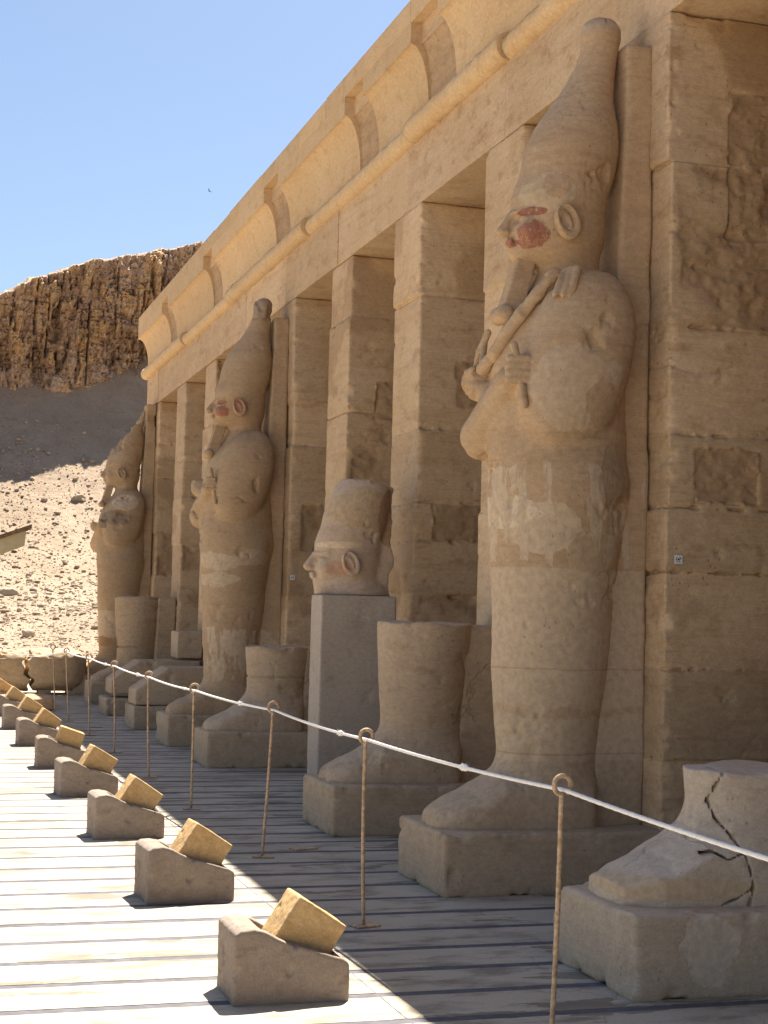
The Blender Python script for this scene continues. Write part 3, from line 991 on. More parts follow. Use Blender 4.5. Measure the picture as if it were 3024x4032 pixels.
# object coordinates of a figure: x = -(d), y, z from the foot of its plinth (origin at the pillar face)
m_statA = stone('painted_sandstone_figure', (.48, .33, .195), (.53, .375, .23), (.38, .25, .14), strata=.36, bump=.35, pits=.35, cracks=.0, lump=.12, mot=.4, patches=[
    Bd(.30, 1.885, (.545, .41, .27), .15, .012), Bd(1.01, 1.06, (.50, .355, .225), -.05, .22, 3.0), Bd(1.285, 1.290, (.40, .275, .165), -.5, .035, 3.0), Bd(.78, .785, (.40, .275, .17), -.5, .02, 3.0),
    Bd(.33, .74, (.49, .365, .24), .0, .05),
    P((-.75, -.35, 2.12), (.22, .30, .15), (.575, .435, .285), .3, 1.1, 4), P((-.40, -.45, 1.98), (.22, .3, .14), (.50, .365, .225), .5, 1.1, 4), P((-.95, -.1, 2.22), (.22, .35, .10), (.66, .52, .36), .3, 1.3, 6),
    broken_streaks(1.9, 2.5),
    P((-.26, -.4, 2.46), (.15, .4, .22), (.43, .30, .185), -.5, 1.0, 3.5),
    P((-.62, -.5, 2.95), (.33, .25, .24), (.55, .41, .27), .25, 1.2, 4), P((-.42, -.5, 2.86), (.12, .3, .13), (.47, .325, .20), -.5, 1.7, 9),
    P((-.74, -.25, 4.17), (.18, .2, .12), (.53, .395, .25), .3, 1.2, 5), paint((-.66, -.28, 4.20), (.08, .2, .075), (.45, .305, .195), 1.1, 8),
    paint((-.80, -.17, 4.045), (.085, .14, .026), RED, 1.0, 12), paint((-.79, -.2, 3.905), (.10, .15, .085), RED, 1.3, 10), paint((-.90, -.06, 3.865), (.06, .08, .028), RED, .9, 14),
    Bd(5.24, 5.45, (.45, .34, .235), .3, .06)], seed=1)
m_statB = stone('weathered_sandstone_figure', (.43, .295, .175), (.48, .34, .205), (.33, .215, .122), strata=.16, bump=.45, pits=.5, cracks=.0, lump=.25, mot=.55, patches=[
    P((-.80, -.2, 2.15), (.35, .4, .11), (.53, .40, .265), .6, 1.5, 5), P((-.85, -.25, 1.93), (.28, .4, .085), (.53, .40, .265), .6, 1.5, 5), P((-.4, -.4, 2.2), (.2, .3, .10), (.52, .38, .25), .6, .9, 8),
    Bd(1.45, 1.62, (.46, .315, .19), -.2, .10), broken_streaks(.75, 1.35),
    paint((-.80, -.2, 3.925), (.085, .14, .075), RED, 1.1, 12), paint((-.82, -.18, 4.03), (.07, .12, .03), RED, 1.0, 12),
    P((-.30, 0, 5.25), (.25, .25, .16), (.33, .25, .175), .6, .7)], seed=2)
m_statC = stone('broken_sandstone_figure', (.44, .31, .185), (.49, .35, .215), (.34, .225, .13), strata=.2, bump=.5, pits=.5, cracks=.15, patches=[
    P((-.70, -.3, 3.18), (.34, .35, .13), (.31, .225, .15), -.7, 1.2, 6), P((-.55, -.4, 3.45), (.24, .3, .15), PLAST, .5, .5), Bd(1.02, 1.50, (.54, .41, .28), .2, .12, 4.0), P((-.85, -.2, .95), (.2, .4, .09), BRN, -.6, .9)], seed=3)
m_stub = stone('sandstone_foot', (.48, .355, .235), (.53, .40, .27), (.37, .26, .165), strata=.2, bump=.5, pits=.55, cracks=.15, streak=.22, seed=4)
m_stubP = stone('pale_restored_foot', (.52, .415, .30), (.57, .46, .345), (.43, .33, .235), strata=.1, bump=.35, pits=.35, cracks=.15, seed=5, patches=[P((-1.06, -.15, .43), (.4, .4, .05), (.56, .42, .27), .1, .4)])
m_earred = stone('red_painted_ear', (.46, .27, .17), (.40, .18, .11), (.30, .11, .07), strata=0, bump=.4, pits=.2, mscale=5)

def ear(parent, mat, d=.61, y=-.256, z=3.972, base=(0, 0, 0)):
    V, Q = EAR
    for sg in (-1, 1):
        W = V.copy()
        W[:, 1] *= -sg if sg == 1 else 1
        q = Q if sg == -1 else Q[:, ::-1]
        W = np.stack([-(d+W[:, 0]), sg*abs(y)+W[:, 1], z+W[:, 2]], 1)
        me = new_mesh('ear', W, q[:, ::-1], mat, True)
        link('ear', me, parent)

def beard_mesh(parent, mat, zlow=3.40, base=(0, 0, 0)):
    s = Solid((.6, -.13, 3.25), (1.05, .13, 3.88), .009)
    def fn(d, y, z):
        t = np.clip((3.82-z)/(3.82-3.40), 0, 1)
        c = .765+.115*t; hw = .062+.010*t
        f = smax(np.abs(d-c)-hw, np.abs(y)-(.052+.014*t), .012)
        return smax(f, np.maximum(zlow-z, z-3.86), .03)
    s.add(fn)
    s.add(f_cone((.915, -.052, 3.425), (.915, .052, 3.425), .058, .058), .008)
    if zlow > 3.4: s.cut(lambda d, y, z: z-zlow+0*d+0*y)
    s.disturb(lambda p: .004*fbm(p, 9, 3, 71))
    V, Q = s.mesh()
    V = np.stack([-V[:, 0], V[:, 1], V[:, 2]], 1)
    return link('beard', new_mesh('beard', V, Q[:, ::-1], mat, True), parent)

def slab_mesh(parent, mat, ztop, seed, hw=.18, d1=.34, rag=0.0, zlo=.34):
    s = Solid((-.02, -hw-.04, zlo-.03), (d1+.05, hw+.04, ztop+.06), .02)
    s.add(f_box((0, -hw, zlo), (d1, hw, ztop), .012))
    s.cut(lambda d, y, z: (d1-(d1-.19)*np.clip((z-.4)/4.3, 0, 1)-d)+0*y, .012)
    s.disturb(lambda p: .006*fbm(p, 4, 3, seed)+rag*np.maximum(0, fbm(p, 3.2, 4, seed+1))*np.clip((p[:, 2]-ztop+.5)/.5, 0, 1))
    V, Q = s.mesh()
    V = np.stack([-V[:, 0], V[:, 1], V[:, 2]], 1)
    return link('back_pillar', new_mesh('back_pillar', V, Q[:, ::-1], mat, True), parent)

def mirror_link(name, s, mat, parent):
    V, Q = s.mesh()
    V = np.stack([-V[:, 0], V[:, 1], V[:, 2]], 1)
    return link(name, new_mesh(name, V, Q[:, ::-1], mat, True), parent)

def regalia(parent, mat):
    """crook and flail held against the chest"""
    s = Solid((.40, -.42, 2.78), (1.12, .36, 3.80), .0095)
    a, b = (.895, -.338, 2.84), (.955, -.305, 3.19)
    s.add(f_cone(a, b, .028, .026), 0, *cap_lohi(a, b, .03))
    pts = [(1.0, .09, 3.10), (.965, -.04, 3.19), (.93, -.115, 3.29), (.87, -.185, 3.40), (.785, -.235, 3.52), (.69, -.265, 3.65)]
    for a, b in zip(pts[:-1], pts[1:]): s.add(f_cone(a, b, .042, .040), .01, *cap_lohi(a, b, .04))
    for o in (0, 1, 2):
        pts = [(.62-.02*o, -.285-.035*o, 3.67), (.69-.03*o, -.352-.026*o, 3.57-.02*o), (.745-.03*o, -.398-.018*o, 3.46-.03*o)]
        for a, b in zip(pts[:-1], pts[1:]): s.add(f_cone(a, b, .026, .024), 0, *cap_lohi(a, b, .03))
    pts = [(1.0, .22, 3.1), (.99, .18, 3.22), (.95, .14, 3.34)]
    for a, b in zip(pts[:-1], pts[1:]): s.add(f_cone(a, b, .024, .022), 0, *cap_lohi(a, b, .03))
    pts = [(1.0, .10, 3.14), (.95, .19, 3.33)]
    s.add(f_cone(pts[0], pts[1], .022, .02), 0, *cap_lohi(*pts, .03))
    s.disturb(lambda p: .004*fbm(p, 14, 3, 31)+np.maximum(0, fbm(p, 7, 3, 37)-.25)*.06)
    mirror_link('crook_and_flail', s, mat, parent)

def statue(k, res, mat, label, seed, kind):
    yc = PIL[k]+.415
    root = thing('osiride_statue', (XP, yc, 0), label, 'statue', 'osiride statues along the pillars')
    s = Solid((.05, -.60, .30), (1.36, .60, 5.42), res)
    s.add(f_loft(BODY), 0, None, None)
    s.add(f_foot, .12, (0, -.4, .2), (1.4, .4, 1.2))
    add_head(s)
    add_arms(s)
    if kind == 'A':
        s.cut(lambda d, y, z: np.maximum(np.abs(d-.30)-.006, 5.29-z)+0*y, .003, (.2, -.3, 5.2), (.4, .3, 5.42))
        wear(s, seed, .004, .010, 3.6)
    elif kind == 'B':
        # crown tip gnawed, elbow broken open, fists worn
        s.cut(lambda d, y, z: (5.30-.6*(d-.3)+.05*np.sin(d*40)+.04*np.sin(y*50)-z)*-1.0*-1.0, .02, (0, -.3, 5.1), (.6, .3, 5.5)) if False else None
        a, b = (.48, -.48, 2.86), (.98, -.50, 2.92)
        s.cut(lambda d, y, z: np.maximum(np.maximum(np.abs(z-2.86-.03*np.sin(d*11)-.012*np.sin(d*43))-.008*np.clip((.9-d)*5, 0, 1), np.maximum(.40-d, d-.72)), y+.44), .004, (.4, -.62, 2.7), (1.0, -.3, 3.0))
        s.cut(lambda d, y, z: f_ball((.30, -.53, 2.95), (.17, .09, .20))(d, y, z)+.06*ragged(d, y, z, 9.0, 23), .008, (0, -.62, 2.6), (.6, -.3, 3.3))
        wear(s, seed, .007, .014, 3.6)
        s.disturb(lambda p: np.maximum(0, fbm(p, 6, 3, 5))*.09*(p[:, 2] > 5.08)+np.maximum(0, fbm(p, 7, 3, 6)-.1)*.12*((p[:, 0] > .95) & (p[:, 2] > 2.3)))
    else:
        # the crown is broken away along a rising ragged line
        s.cut(lambda d, y, z: (4.12+1.30*(.92-d)+.26*ragged(d, y, z, 5.0, 12)+.10*np.abs(ragged(d, y, z, 14.0, 13))-z)*.6, .012, (-.1, -.6, 3.9), (1.2, .6, 5.5))
        s.cut(lambda d, y, z: f_ball((.72, -.52, 3.16), (.34, .10, .11))(d, y, z)+.06*ragged(d, y, z, 7.0, 21), .01, (.2, -.62, 2.8), (1.2, -.2, 3.5))
        s.cut(lambda d, y, z: f_ball((.60, -.48, 3.56), (.20, .10, .05))(d, y, z)+.08*ragged(d, y, z, 8.0, 22), .01, (.2, -.62, 3.3), (1.0, -.2, 3.8))
        wear(s, seed, .007, .014, 3.6)
    mirror_link('body', s, mat, root)
    slab_mesh(root, mat, {'A': 5.16, 'B': 5.10, 'C': 5.28}[kind], seed+20, rag={'A': .02, 'B': .06, 'C': .25}[kind])
    ear(root, m_earred if kind == 'B' else mat)
    beard_mesh(root, mat, 3.40)
    if kind == 'A': regalia(root, mat)
    elif kind == 'B':
        s = Solid((.85, -.35, 2.78), (1.08, -.18, 3.28), .012)
        a, b = (.87, -.328, 2.83), (.935, -.30, 3.22)
        s.add(f_cone(a, b, .025, .023)); mirror_link('crook', s, mat, root)
    V = plinth_mesh('plinth', root, 0, (XP, 0, 0), seed=seed+30, hw=.43)
    return root

statue(0, .0105, m_statA, 'tall complete crowned statue nearest the camera with red paint on its cheek', 301, 'A')
statue(4, .0145, m_statB, 'crowned statue with red ear and chipped crown tip, middle of the three tall figures', 401, 'B')
statue(8, .019, m_statC, 'farthest tall statue, its crown broken off in a ragged slope, by the rocky hill', 501, 'C')

def stub(k, ztop, label, seed, res=.014, mat=None, upper=None, d_extra=0.0, kind='leg', slabtop=None, ph=.355, dp=1.365, cat='broken statue'):
    yc = PIL[k]+.415
    mat = mat or m_stub
    root = thing('broken_statue', (XP, yc, 0), label, cat, 'broken statues on plinths')
    s = Solid((.05, -.44, .30), (1.37, .44, ztop+.08), res)
    if kind == 'leg':
        s.add(f_loft(BODY))
        s.add(f_foot_cut if k == -1 else f_foot, .14, (0, -.44, .2), (1.4, .44, min(ztop+.1, 1.1)))
    elif kind == 'wide':                 # a leg that widens upward (set-back upper block)
        T = [(.3, .60, .30, .28), (.9, .60, .31, .28), (1.3, .60, .34, .32), (1.8, .62, .36, .35)]
        s.add(f_loft(T)); s.add(f_foot, .10, (0, -.44, .2), (1.4, .44, 1.1))
    elif kind == 'low':
        s.add(lambda d, y, z: smax(smax(np.abs(y)-.34, d-1.40+0*z, .06), (z-np.interp(d, [0, .95, 1.38, 1.44], [.81, .80, .50, .40]))*.8, .03))
    def topcut(d, y, z):
        return (z-ztop)+.012*np.sin(d*13+seed)*np.cos(y*11)+0*y
    if kind != 'low':
        s.F = smax(s.F, topcut(*s.sub(None, None)[1]).astype(np.float32), .012)
    if upper:                           # an open joint between the old foot and a block set on it
        s.cut(lambda d, y, z: np.abs(z-upper)-.006+0*d+0*y, .004)
        s.add(f_loft([(r[0], r[1], r[2]-.02, r[3]-.02) for r in BODY], zhi=ztop-.05))
    if k == -1:
        zig = [(.80, .95), (.85, .80), (.835, .72), (.80, .66), (.765, .58), (.74, .50), (.725, .43), (.75, .34)]
        zig2 = [(.765, .58), (.84, .55), (.90, .585), (.95, .575)]
        zig3 = [(.725, .43), (.80, .385), (.87, .36)]
        for zz, w in ((zig, .0058), (zig2, .0042), (zig3, .0046)):
            for (a0, a1), (b0, b1) in zip(zz[:-1], zz[1:]):
                sl, (d, y, z) = s.sub((min(a0, b0)-.04, -.44, min(a1, b1)-.04), (max(a0, b0)+.04, 0, max(a1, b1)+.04))
                L = (b0-a0)**2+(b1-a1)**2
                q = np.clip(((d-a0)*(b0-a0)+(z-a1)*(b1-a1))/L, 0, 1)
                e = np.sqrt((d-a0-q*(b0-a0))**2+(z-a1-q*(b1-a1))**2)-w-.0015*np.sin(z*90)
                groove = np.maximum(e, np.maximum(-s.F[sl]-.028, y+0*e))
                s.F[sl] = np.maximum(s.F[sl], -groove).astype(np.float32)
    wear(s, seed, *((.002, .004) if k == -1 else (.004, .008)))
    mirror_link('leg_stump', s, mat, root)
    st = ztop if slabtop is None else slabtop
    slab_mesh(root, mat, st-.006, seed+9, d1=.34, hw=.30 if kind == 'wide' else .2)
    plinth_mesh('plinth', root, 0, (XP, 0, 0), d1=dp, z1=ph, seed=seed+5, mat=mat if kind == 'low' else (m_plinth_pale if k == -1 else m_plinth), chip=1.0)
    return root

stub(-1, .925, 'pale broken foot with a dark crack on a broad plinth, closest to the camera', 611, .0082, m_stubP)
stub(1, 1.525, 'wide stump of legs cut flat at the knee beside the tallest statue', 621, .012)
stub(3, 1.215, 'rounded ankle stump with an open joint line behind the stone pedestal', 631, .014, upper=.90)
stub(5, .81, 'smooth sloping foot cut flat above the ankle on a squared plinth', 641, .018, kind='low', ph=.30, dp=1.40)
stub(6, .83, 'worn sloping foot with a square block standing on its heel', 651, .02, kind='low', ph=.25, dp=1.44, mat=m_stub)
stub(7, 1.745, 'speckled tall stump of legs widening upward before the farthest statue', 661, .02, m_speck, upper=.92, kind='wide')

# square block resting on the heel of a far foot
s = Solid((0, 0, 0), (.46, .66, .46), .018)
s.add(f_box((.03, .03, .02), (.41, .62, .42), .012)); s.disturb(lambda p: .005*fbm(p, 6, 3, 3)+.02*np.maximum(0, fbm(p, 5, 3, 8)-.2))
V, Q = s.mesh()
o = link('stone_block', new_mesh('stone_block', V, Q, m_plinth), None, (3.93, 23.2, .815))
tag(o, 'squared stone block resting on the heel of a worn sloping foot', 'stone block')

# pedestal and detached head
s = Solid((-.03, -.03, -.02), (.71, .39, 1.77), .0125)
s.add(f_box((0, 0, -.01), (.68, .36, 1.735), .008))
s.disturb(lambda p: .0025*fbm(p, 5, 3, 3)+.0015*fbm(p, 24, 2, 4)+np.maximum(0, fbm(p, 7, 4, 6, .6)-.30)*.03)
V, Q = s.mesh()
o = link('pedestal', new_mesh('pedestal', V, Q, m_plain), None, (3.47, 13.12, 0))
tag(o, 'tall plain grey pedestal carrying a detached stone head', 'pedestal')

def stone_head():
    root = thing('statue_head', (XP-.02, 13.42, 1.737), 'detached crowned stone head with a blush of red on its cheek, on a grey pedestal', 'statue head')
    mat = stone('detached_head_stone', (.52, .385, .265), (.56, .425, .30), (.43, .305, .20), strata=.08, bump=.4, pits=.4, seed=7, patches=[
        P((-.50, -.2, .745), (.30, .4, .18), (.50, .36, .22), .1, .9), P((-.22, -.1, .685), (.14, .5, .26), (.40, .25, .15), -.2, .6), P((-.69, -.2, .235), (.12, .2, .06), (.54, .335, .215), 0, 1.3, 7),
        P((-.72, -.2, .435), (.22, .3, .03), (.64, .49, .33), .2, .6, 8), P((-.66, -.2, .10), (.2, .3, .07), (.56, .43, .32), .2, .5)])
    s = Solid((.05, -.40, 3.66), (1.08, .40, 4.80), .011)
    add_head(s)
    s.add(f_ball((.47, 0, 3.72), (.30, .24, .16)), .05)
    s.add(f_ball((.74, 0, 3.73), (.12, .10, .10)), .05)
    s.add(f_box((.17, -.15, 3.66), (.46, .15, 4.78), .02), .02)
    s.cut(lambda d, y, z: (np.where(d > .43, 4.72, 4.675)+.04*ragged(d, y, z, 6.0, 33)-z)+0*y, .01, (0, -.4, 4.5), (1.1, .4, 4.85))
    s.cut(lambda d, y, z: (d-(.205+.05*np.maximum(0, 4.2-z)+.05*ragged(d, y, z, 6.0, 31))), .012)
    s.cut(lambda d, y, z: z-3.70+0*d+0*y, .006)
    wear(s, 77, .003, .006, 3.7)
    V, Q = s.mesh()
    V = np.stack([-V[:, 0], V[:, 1], V[:, 2]-3.70], 1)
    link('head', new_mesh('head', V, Q[:, ::-1], mat, True), root)
    ear(root, mat, z=3.972-3.70)
stone_head()

# ------------------------------------------------------------------ floodlight blocks along the shadow line
def lamp_proto():
    root = thing('ground_floodlight', (0, 0, 0), 'x', 'floodlight')
    L, Wd = .485, .357
    s = Solid((-.02, -.02, -.01), (L+.02, Wd+.02, .36), .0062)
    tz = lambda x: np.interp(x, [-.05, 0, .03, .08, .13, .20, .34, .45, .485, .52], [.275, .283, .300, .303, .29, .252, .208, .176, .155, .14])
    s.add(lambda x, y, z: smax(smax(np.abs(x-L/2)-L/2, np.abs(y-Wd/2)-Wd/2, .012), (z-tz(x))*.93, .012))
    # trough: the lamp box sits in it
    s.cut(lambda x, y, z: smax(np.maximum(.115-x, x-.435), np.maximum(np.abs(y-Wd/2)-.125, .11-z), .01))
    s.disturb(lambda p: .0025*fbm(p, 12, 3, 5)+.0012*fbm(p, 45, 2, 6)+np.maximum(0, fbm(p, 9, 3, 9)-.42)*.05)
    V, Q = s.mesh()
    link('base', new_mesh('base', V, Q, m_lampbase), root)
    # box, tilted towards the temple
    W, Hh, T = .243, .25, .232
    s = Solid((-.03, -.03, -Hh-.03), (W+.03, T+.03, .03), .0055)
    s.add(f_box((0, 0, -Hh), (W, T, 0), .010))
    s.cut(f_box((.035, T*.5-.016, -.05), (W-.035, T*.5+.016, .05), .006), .006)
    s.disturb(lambda p: .0025*fbm(p, 14, 3, 15)+.0012*fbm(p, 50, 2, 16)+np.maximum(0, fbm(p, 10, 3, 19)-.5)*.03)
    V, Q = s.mesh()
    c = V[Q].mean(1)
    mi = ((c[:, 2] < -.018) & (c[:, 2] > -.1) & (np.abs(c[:, 1]-T/2) < .03) & (c[:, 0] > .03) & (c[:, 0] < W-.03)).astype(int)
    b = link('lamp_box', new_mesh('lamp_box', V, Q, [m_lampbox, m_slot], True, mi), root)
    b.location = (.284, .066, .420)
    b.rotation_euler = (0, math.radians(32.6), 0)
    return root
lamp = lamp_proto()
LAMPS = [(1.353, 6.327, 0, 0, 'cast stone floodlight block with tilted ochre box, nearest the camera'),
         (1.340, 8.555, .06, 0, 'second floodlight block from the front, ochre box tilted over a grey base'),
         (1.338, 10.94, .04, 1, 'third floodlight block from the front, straddling the shadow edge'),
         (1.340, 13.35, .06, -2, 'fourth floodlight block from the front, dark stains low on its base'),
         (1.338, 15.67, -.02, -14, 'floodlight block whose ochre box stands more upright, fifth from the front'),
         (1.340, 18.12, .03, 2, 'floodlight block with a long black gouge in its base, sixth from the front'),
         (1.330, 20.50, .03, 0, 'seventh floodlight block from the front, pinkish base at the left picture edge'),
         (1.320, 22.85, .02, 3, 'eighth floodlight block from the front, low box before the grey slab'),
         (1.270, 25.20, .0, 0, 'farthest floodlight block, only a slanting ochre corner showing at the left edge')]
for i, (x, y, rz, tl, lab) in enumerate(LAMPS):
    o = lamp if i == 0 else copy_tree(lamp)
    o.location = (x, y, 0); o.rotation_euler = (0, 0, rz)
    tag(o, lab, 'floodlight', 'floodlight blocks along the terrace')
    for c in o.children:
        if c.name.startswith('lamp_box'):
            c.rotation_euler = (0, math.radians(32.6+tl), 0)
            if tl == -14: c.location = (.235, .066, .405)

# ------------------------------------------------------------------ rope barrier
def post_mesh(base, top, closed=False, seed=0):
    rng = random.Random(seed)
    B, T = Vector(base), Vector(top)
    R = .035
    L = (T-B).length
    n = 90
    end = T-Vector((0, 0, 2*R))
    pts = []
    for i in range(n+1):
        t = i/n
        p = B.lerp(end, t)+Vector((0, 0, 0))
        bend = math.sin(math.pi*t)*.008*math.sin(seed*2.3)
        pts.append(p+Vector((bend, bend*.5, 0)))
    m = len(pts)
    c = end+Vector((.006, 0, R))
    for i in range(1, 19):
        a = -math.pi/2-.35-(2*math.pi-(.15 if closed else .9))*i/18
        pts.append(c+Vector((math.cos(a)*R*1.0, .010*i/18, math.sin(a)*R)))
    mb = MB()
    mb.tube(pts, .0098, 9, rfun=lambda i: (1.0+.08*(1 if i % 2 else -1)) if i < m else 1.0)
    return mb
POSTS = [((2.36, 3.0), (2.33, 3.0), .995, 'rope post'),
         ((2.335, 5.40), (2.362, 5.40), 1.013, 'rusty looped rope post standing before the cracked pale foot, nearest in view'),
         ((2.328, 7.792), (2.314, 7.792), .995, 'rusty rope post in front of the stump of legs cut flat at the knee'),
         ((2.309, 10.056), (2.353, 10.056), .996, 'leaning rusty rope post before the grey pedestal'),
         ((2.28, 12.484), (2.274, 12.484), .988, 'rope post in front of the plinth of the rounded ankle stump'),
         ((2.299, 14.815), (2.265, 14.815), .984, 'rope post before the squared plinth of the smooth sloping foot'),
         ((2.303, 17.32), (2.265, 17.32), .988, 'rope post before the worn sloping foot, its foot plate on shaded paving'),
         ((2.303, 19.636), (2.255, 19.636), .994, 'rope post before the foot of the farthest speckled leg stump'),
         ((2.287, 21.959), (2.216, 21.959), .995, 'rope post where the white rope ends in a thick knot'),
         ((2.266, 23.791), (2.203, 23.791), .996, 'rope post with a closed ring and no rope, before the fallen drum'),
         ((1.455, 23.40), (1.42, 23.40), .95, 'thin rope post at the left edge of the picture')]
for i, (b, t, h, lab) in enumerate(POSTS):
    if i == 0:
        continue
    root = thing('rope_post', (b[0], b[1], 0), lab, 'rope post', 'rope posts along the statues')
    mb = post_mesh((0, 0, .008), (t[0]-b[0], t[1]-b[1], h), closed=(i == 9), seed=i)
    mb.build('rod', m_rust, root, smooth=True)
    mb = MB(); mb.box((-.065, -.05, .002), (.075, .05, .010), bev=.002)
    o = mb.build('foot_plate', m_rust, root)
    o.rotation_euler = (0, 0, random.Random(i).uniform(-.3, .3))

for (x, y, rz, lab) in [(2.66, 10.35, .35, 'loose rusty plate lying alone on the shaded paving near the leaning rope post'), (2.52, 20.9, .1, 'thin loose plate lying on the shaded paving before the worn sloping foot')]:
    mb = MB(); mb.box((-.085, -.05, .001), (.085, .05, .009), bev=.002)
    o = mb.build('metal_plate', m_rust, None, loc=(x, y, 0)); o.rotation_euler = (0, 0, rz)
    tag(o, lab, 'metal plate', 'loose plates on the paving')

def build_rope():
    root = thing('barrier_rope', (2.33, 5.4, .96), 'long white rope strung between the rusty posts with frayed knots', 'rope')
    pts = []
    holes = [Vector((t[0]+.012, t[1], h-.052)) for b, t, h, l in POSTS[:9]]
    sag = .014
    for a, b in zip(holes[:-1], holes[1:]):
        n = 70
        for i in range(n):
            t = i/n
            p = a.lerp(b, t); p.z -= 4*sag*t*(1-t)
            pts.append(p)
    pts.append(holes[-1])
    mb = MB()
    org = Vector((2.33, 5.4, .96))
    mb.tube([p-org for p in pts], .0078, 10, rfun=lambda i: 1.0+.06*(1 if i % 2 else -1))
    mb.build('rope_line', m_rope, root, smooth=True)
    # frayed splices
    for (y, r, seed) in [(6.42, .017, 1), (8.35, .017, 2), (11.0, .018, 3), (13.0, .012, 4), (15.6, .018, 5), (18.1, .018, 6), (21.95, .035, 7)]:
        i = min(range(len(pts)), key=lambda j: abs(pts[j].y-y))
        c = pts[i]; d = (pts[min(i+1, len(pts)-1)]-pts[i-1]).normalized()
        rng = random.Random(seed)
        mb = MB()
        L = .09 if r < .03 else .05
        mb.tube([c-org+d*(L*(q/8-.5)) for q in range(9)], r*.8, 9, rfun=lambda q: .65+.5*math.sin(math.pi*q/8)+rng.uniform(-.1, .1))
        for q in range(46):
            st = c-org+d*rng.uniform(-L/2, L/2)
            v = Vector((rng.gauss(0, 1), rng.gauss(0, 1), rng.gauss(-.1, 1))).normalized()*rng.uniform(r*.7, r*1.35)
            mb.tube([st, st+v*.6+d*rng.uniform(-.01, .01), st+v+d*rng.uniform(-.02, .02)], .0013, 4)
        mb.build('knot', m_rope, root, smooth=True)
    return holes
holes = build_rope()
def build_cord():
    a = holes[-1]; b = Vector((1.43, 23.40, .90))
    mb = MB()
    for k, sg in ((0, .05), (1, .085)):
        mb.tube([a.lerp(b, t/20)+Vector((0, 0, -4*sg*(t/20)*(1-t/20)+.012*k)) for t in range(21)], .005, 6)
    o = mb.build('thin_cord', m_rope, None, smooth=True)
    tag(o, 'pair of thin white cords slung from the knotted post to the left picture edge', 'cord')
build_cord()

# ------------------------------------------------------------------ things at the far end of the terrace
def fallen(x0, x1, y0, y1, z0, z1, label, seed, round_end):
    s = Solid((x0-.06, y0-.06, z0-.06), (x1+.08, y1+.06, z1+.08), .018)
    cy, cz = (y0+y1)/2, (z0+z1)/2; ry, rz = (y1-y0)/2, (z1-z0)/2
    def fn(x, y, z):
        rr = 1-.0*x
        if round_end: rr = np.where(x > x1-.30, 1-.42*((x-(x1-.30))/.30)**2, 1.0)
        q = ((np.abs((y-cy)/ry))**3.2+(np.abs((z-cz)/rz))**3.2)**(1/3.2)-rr
        f = q*min(ry, rz)
        if round_end: e = np.maximum(x-x1, x0+.06*np.sin(z*9)+.03*np.sin(z*31)-x)
        else: e = np.maximum(x-x1-.06*np.sin(z*9)-.03*np.sin(z*31), x0-x)
        return smax(f, e, .03)
    s.add(fn)
    s.disturb(lambda p: .02*fbm(p, 3, 4, seed)+.006*fbm(p, 14, 3, seed+1)+np.where(p[:, 2] > z1-.16, np.maximum(0, fbm(p, 5, 3, seed+2))*.12, 0), .09)
    V, Q = s.mesh()
    base = np.array([(x0+x1)/2, cy, 0])
    o = link('fallen_drum', new_mesh('fallen_drum', V-base, Q, m_fallen), None, base)
    tag(o, label, 'stone drum', 'fallen stone drum pieces')
m_fallen = stone('fallen_stone', (.50, .365, .225), (.55, .41, .26), (.36, .24, .14), strata=.15, bump=.8, pits=.5, cracks=.15, seed=9)
fallen(1.20, 2.18, 28.25, 29.15, .05, .78, 'left piece of the fallen stone drum, left of the wide dark crack', 711, False)
fallen(2.25, 3.24, 28.25, 29.15, .05, .80, 'right piece of the fallen stone drum with a rounded end, behind the ringed post', 721, True)
for i, (x, lab) in enumerate([(1.55, 'low stone chock under the left piece of the fallen drum'), (2.52, 'low stone chock under the right piece of the fallen drum, left of the sunlit gap'), (3.02, 'low stone chock under the rounded end of the fallen drum')]):
    mb = MB(); mb.box((-.11, -.2, 0), (.11, .2, .075), bev=.008)
    o = mb.build('stone_chock', m_plinth, None, loc=(x, 28.6, 0))
    tag(o, lab, 'stone chock', 'chocks under the fallen drum')

s = Solid((0, 0, 0), (.86, 1.5, .24), .016)
s.add(f_box((.03, .03, -.01), (.79, 1.42, .175), .014))
s.cut(lambda x, y, z: np.maximum(np.abs(x-.42)-.004, y-.06)+0*z)
s.disturb(lambda p: .005*fbm(p, 5, 3, 3)+np.maximum(0, fbm(p, 5, 3, 9)-.15)*.06)
V, Q = s.mesh()
o = link('stone_slab', new_mesh('stone_slab', V, Q, m_rough), None, (1.50, 24.10, 0))
tag(o, 'low grey stone slab lying flat with a sunlit top before the fallen drum', 'stone slab')

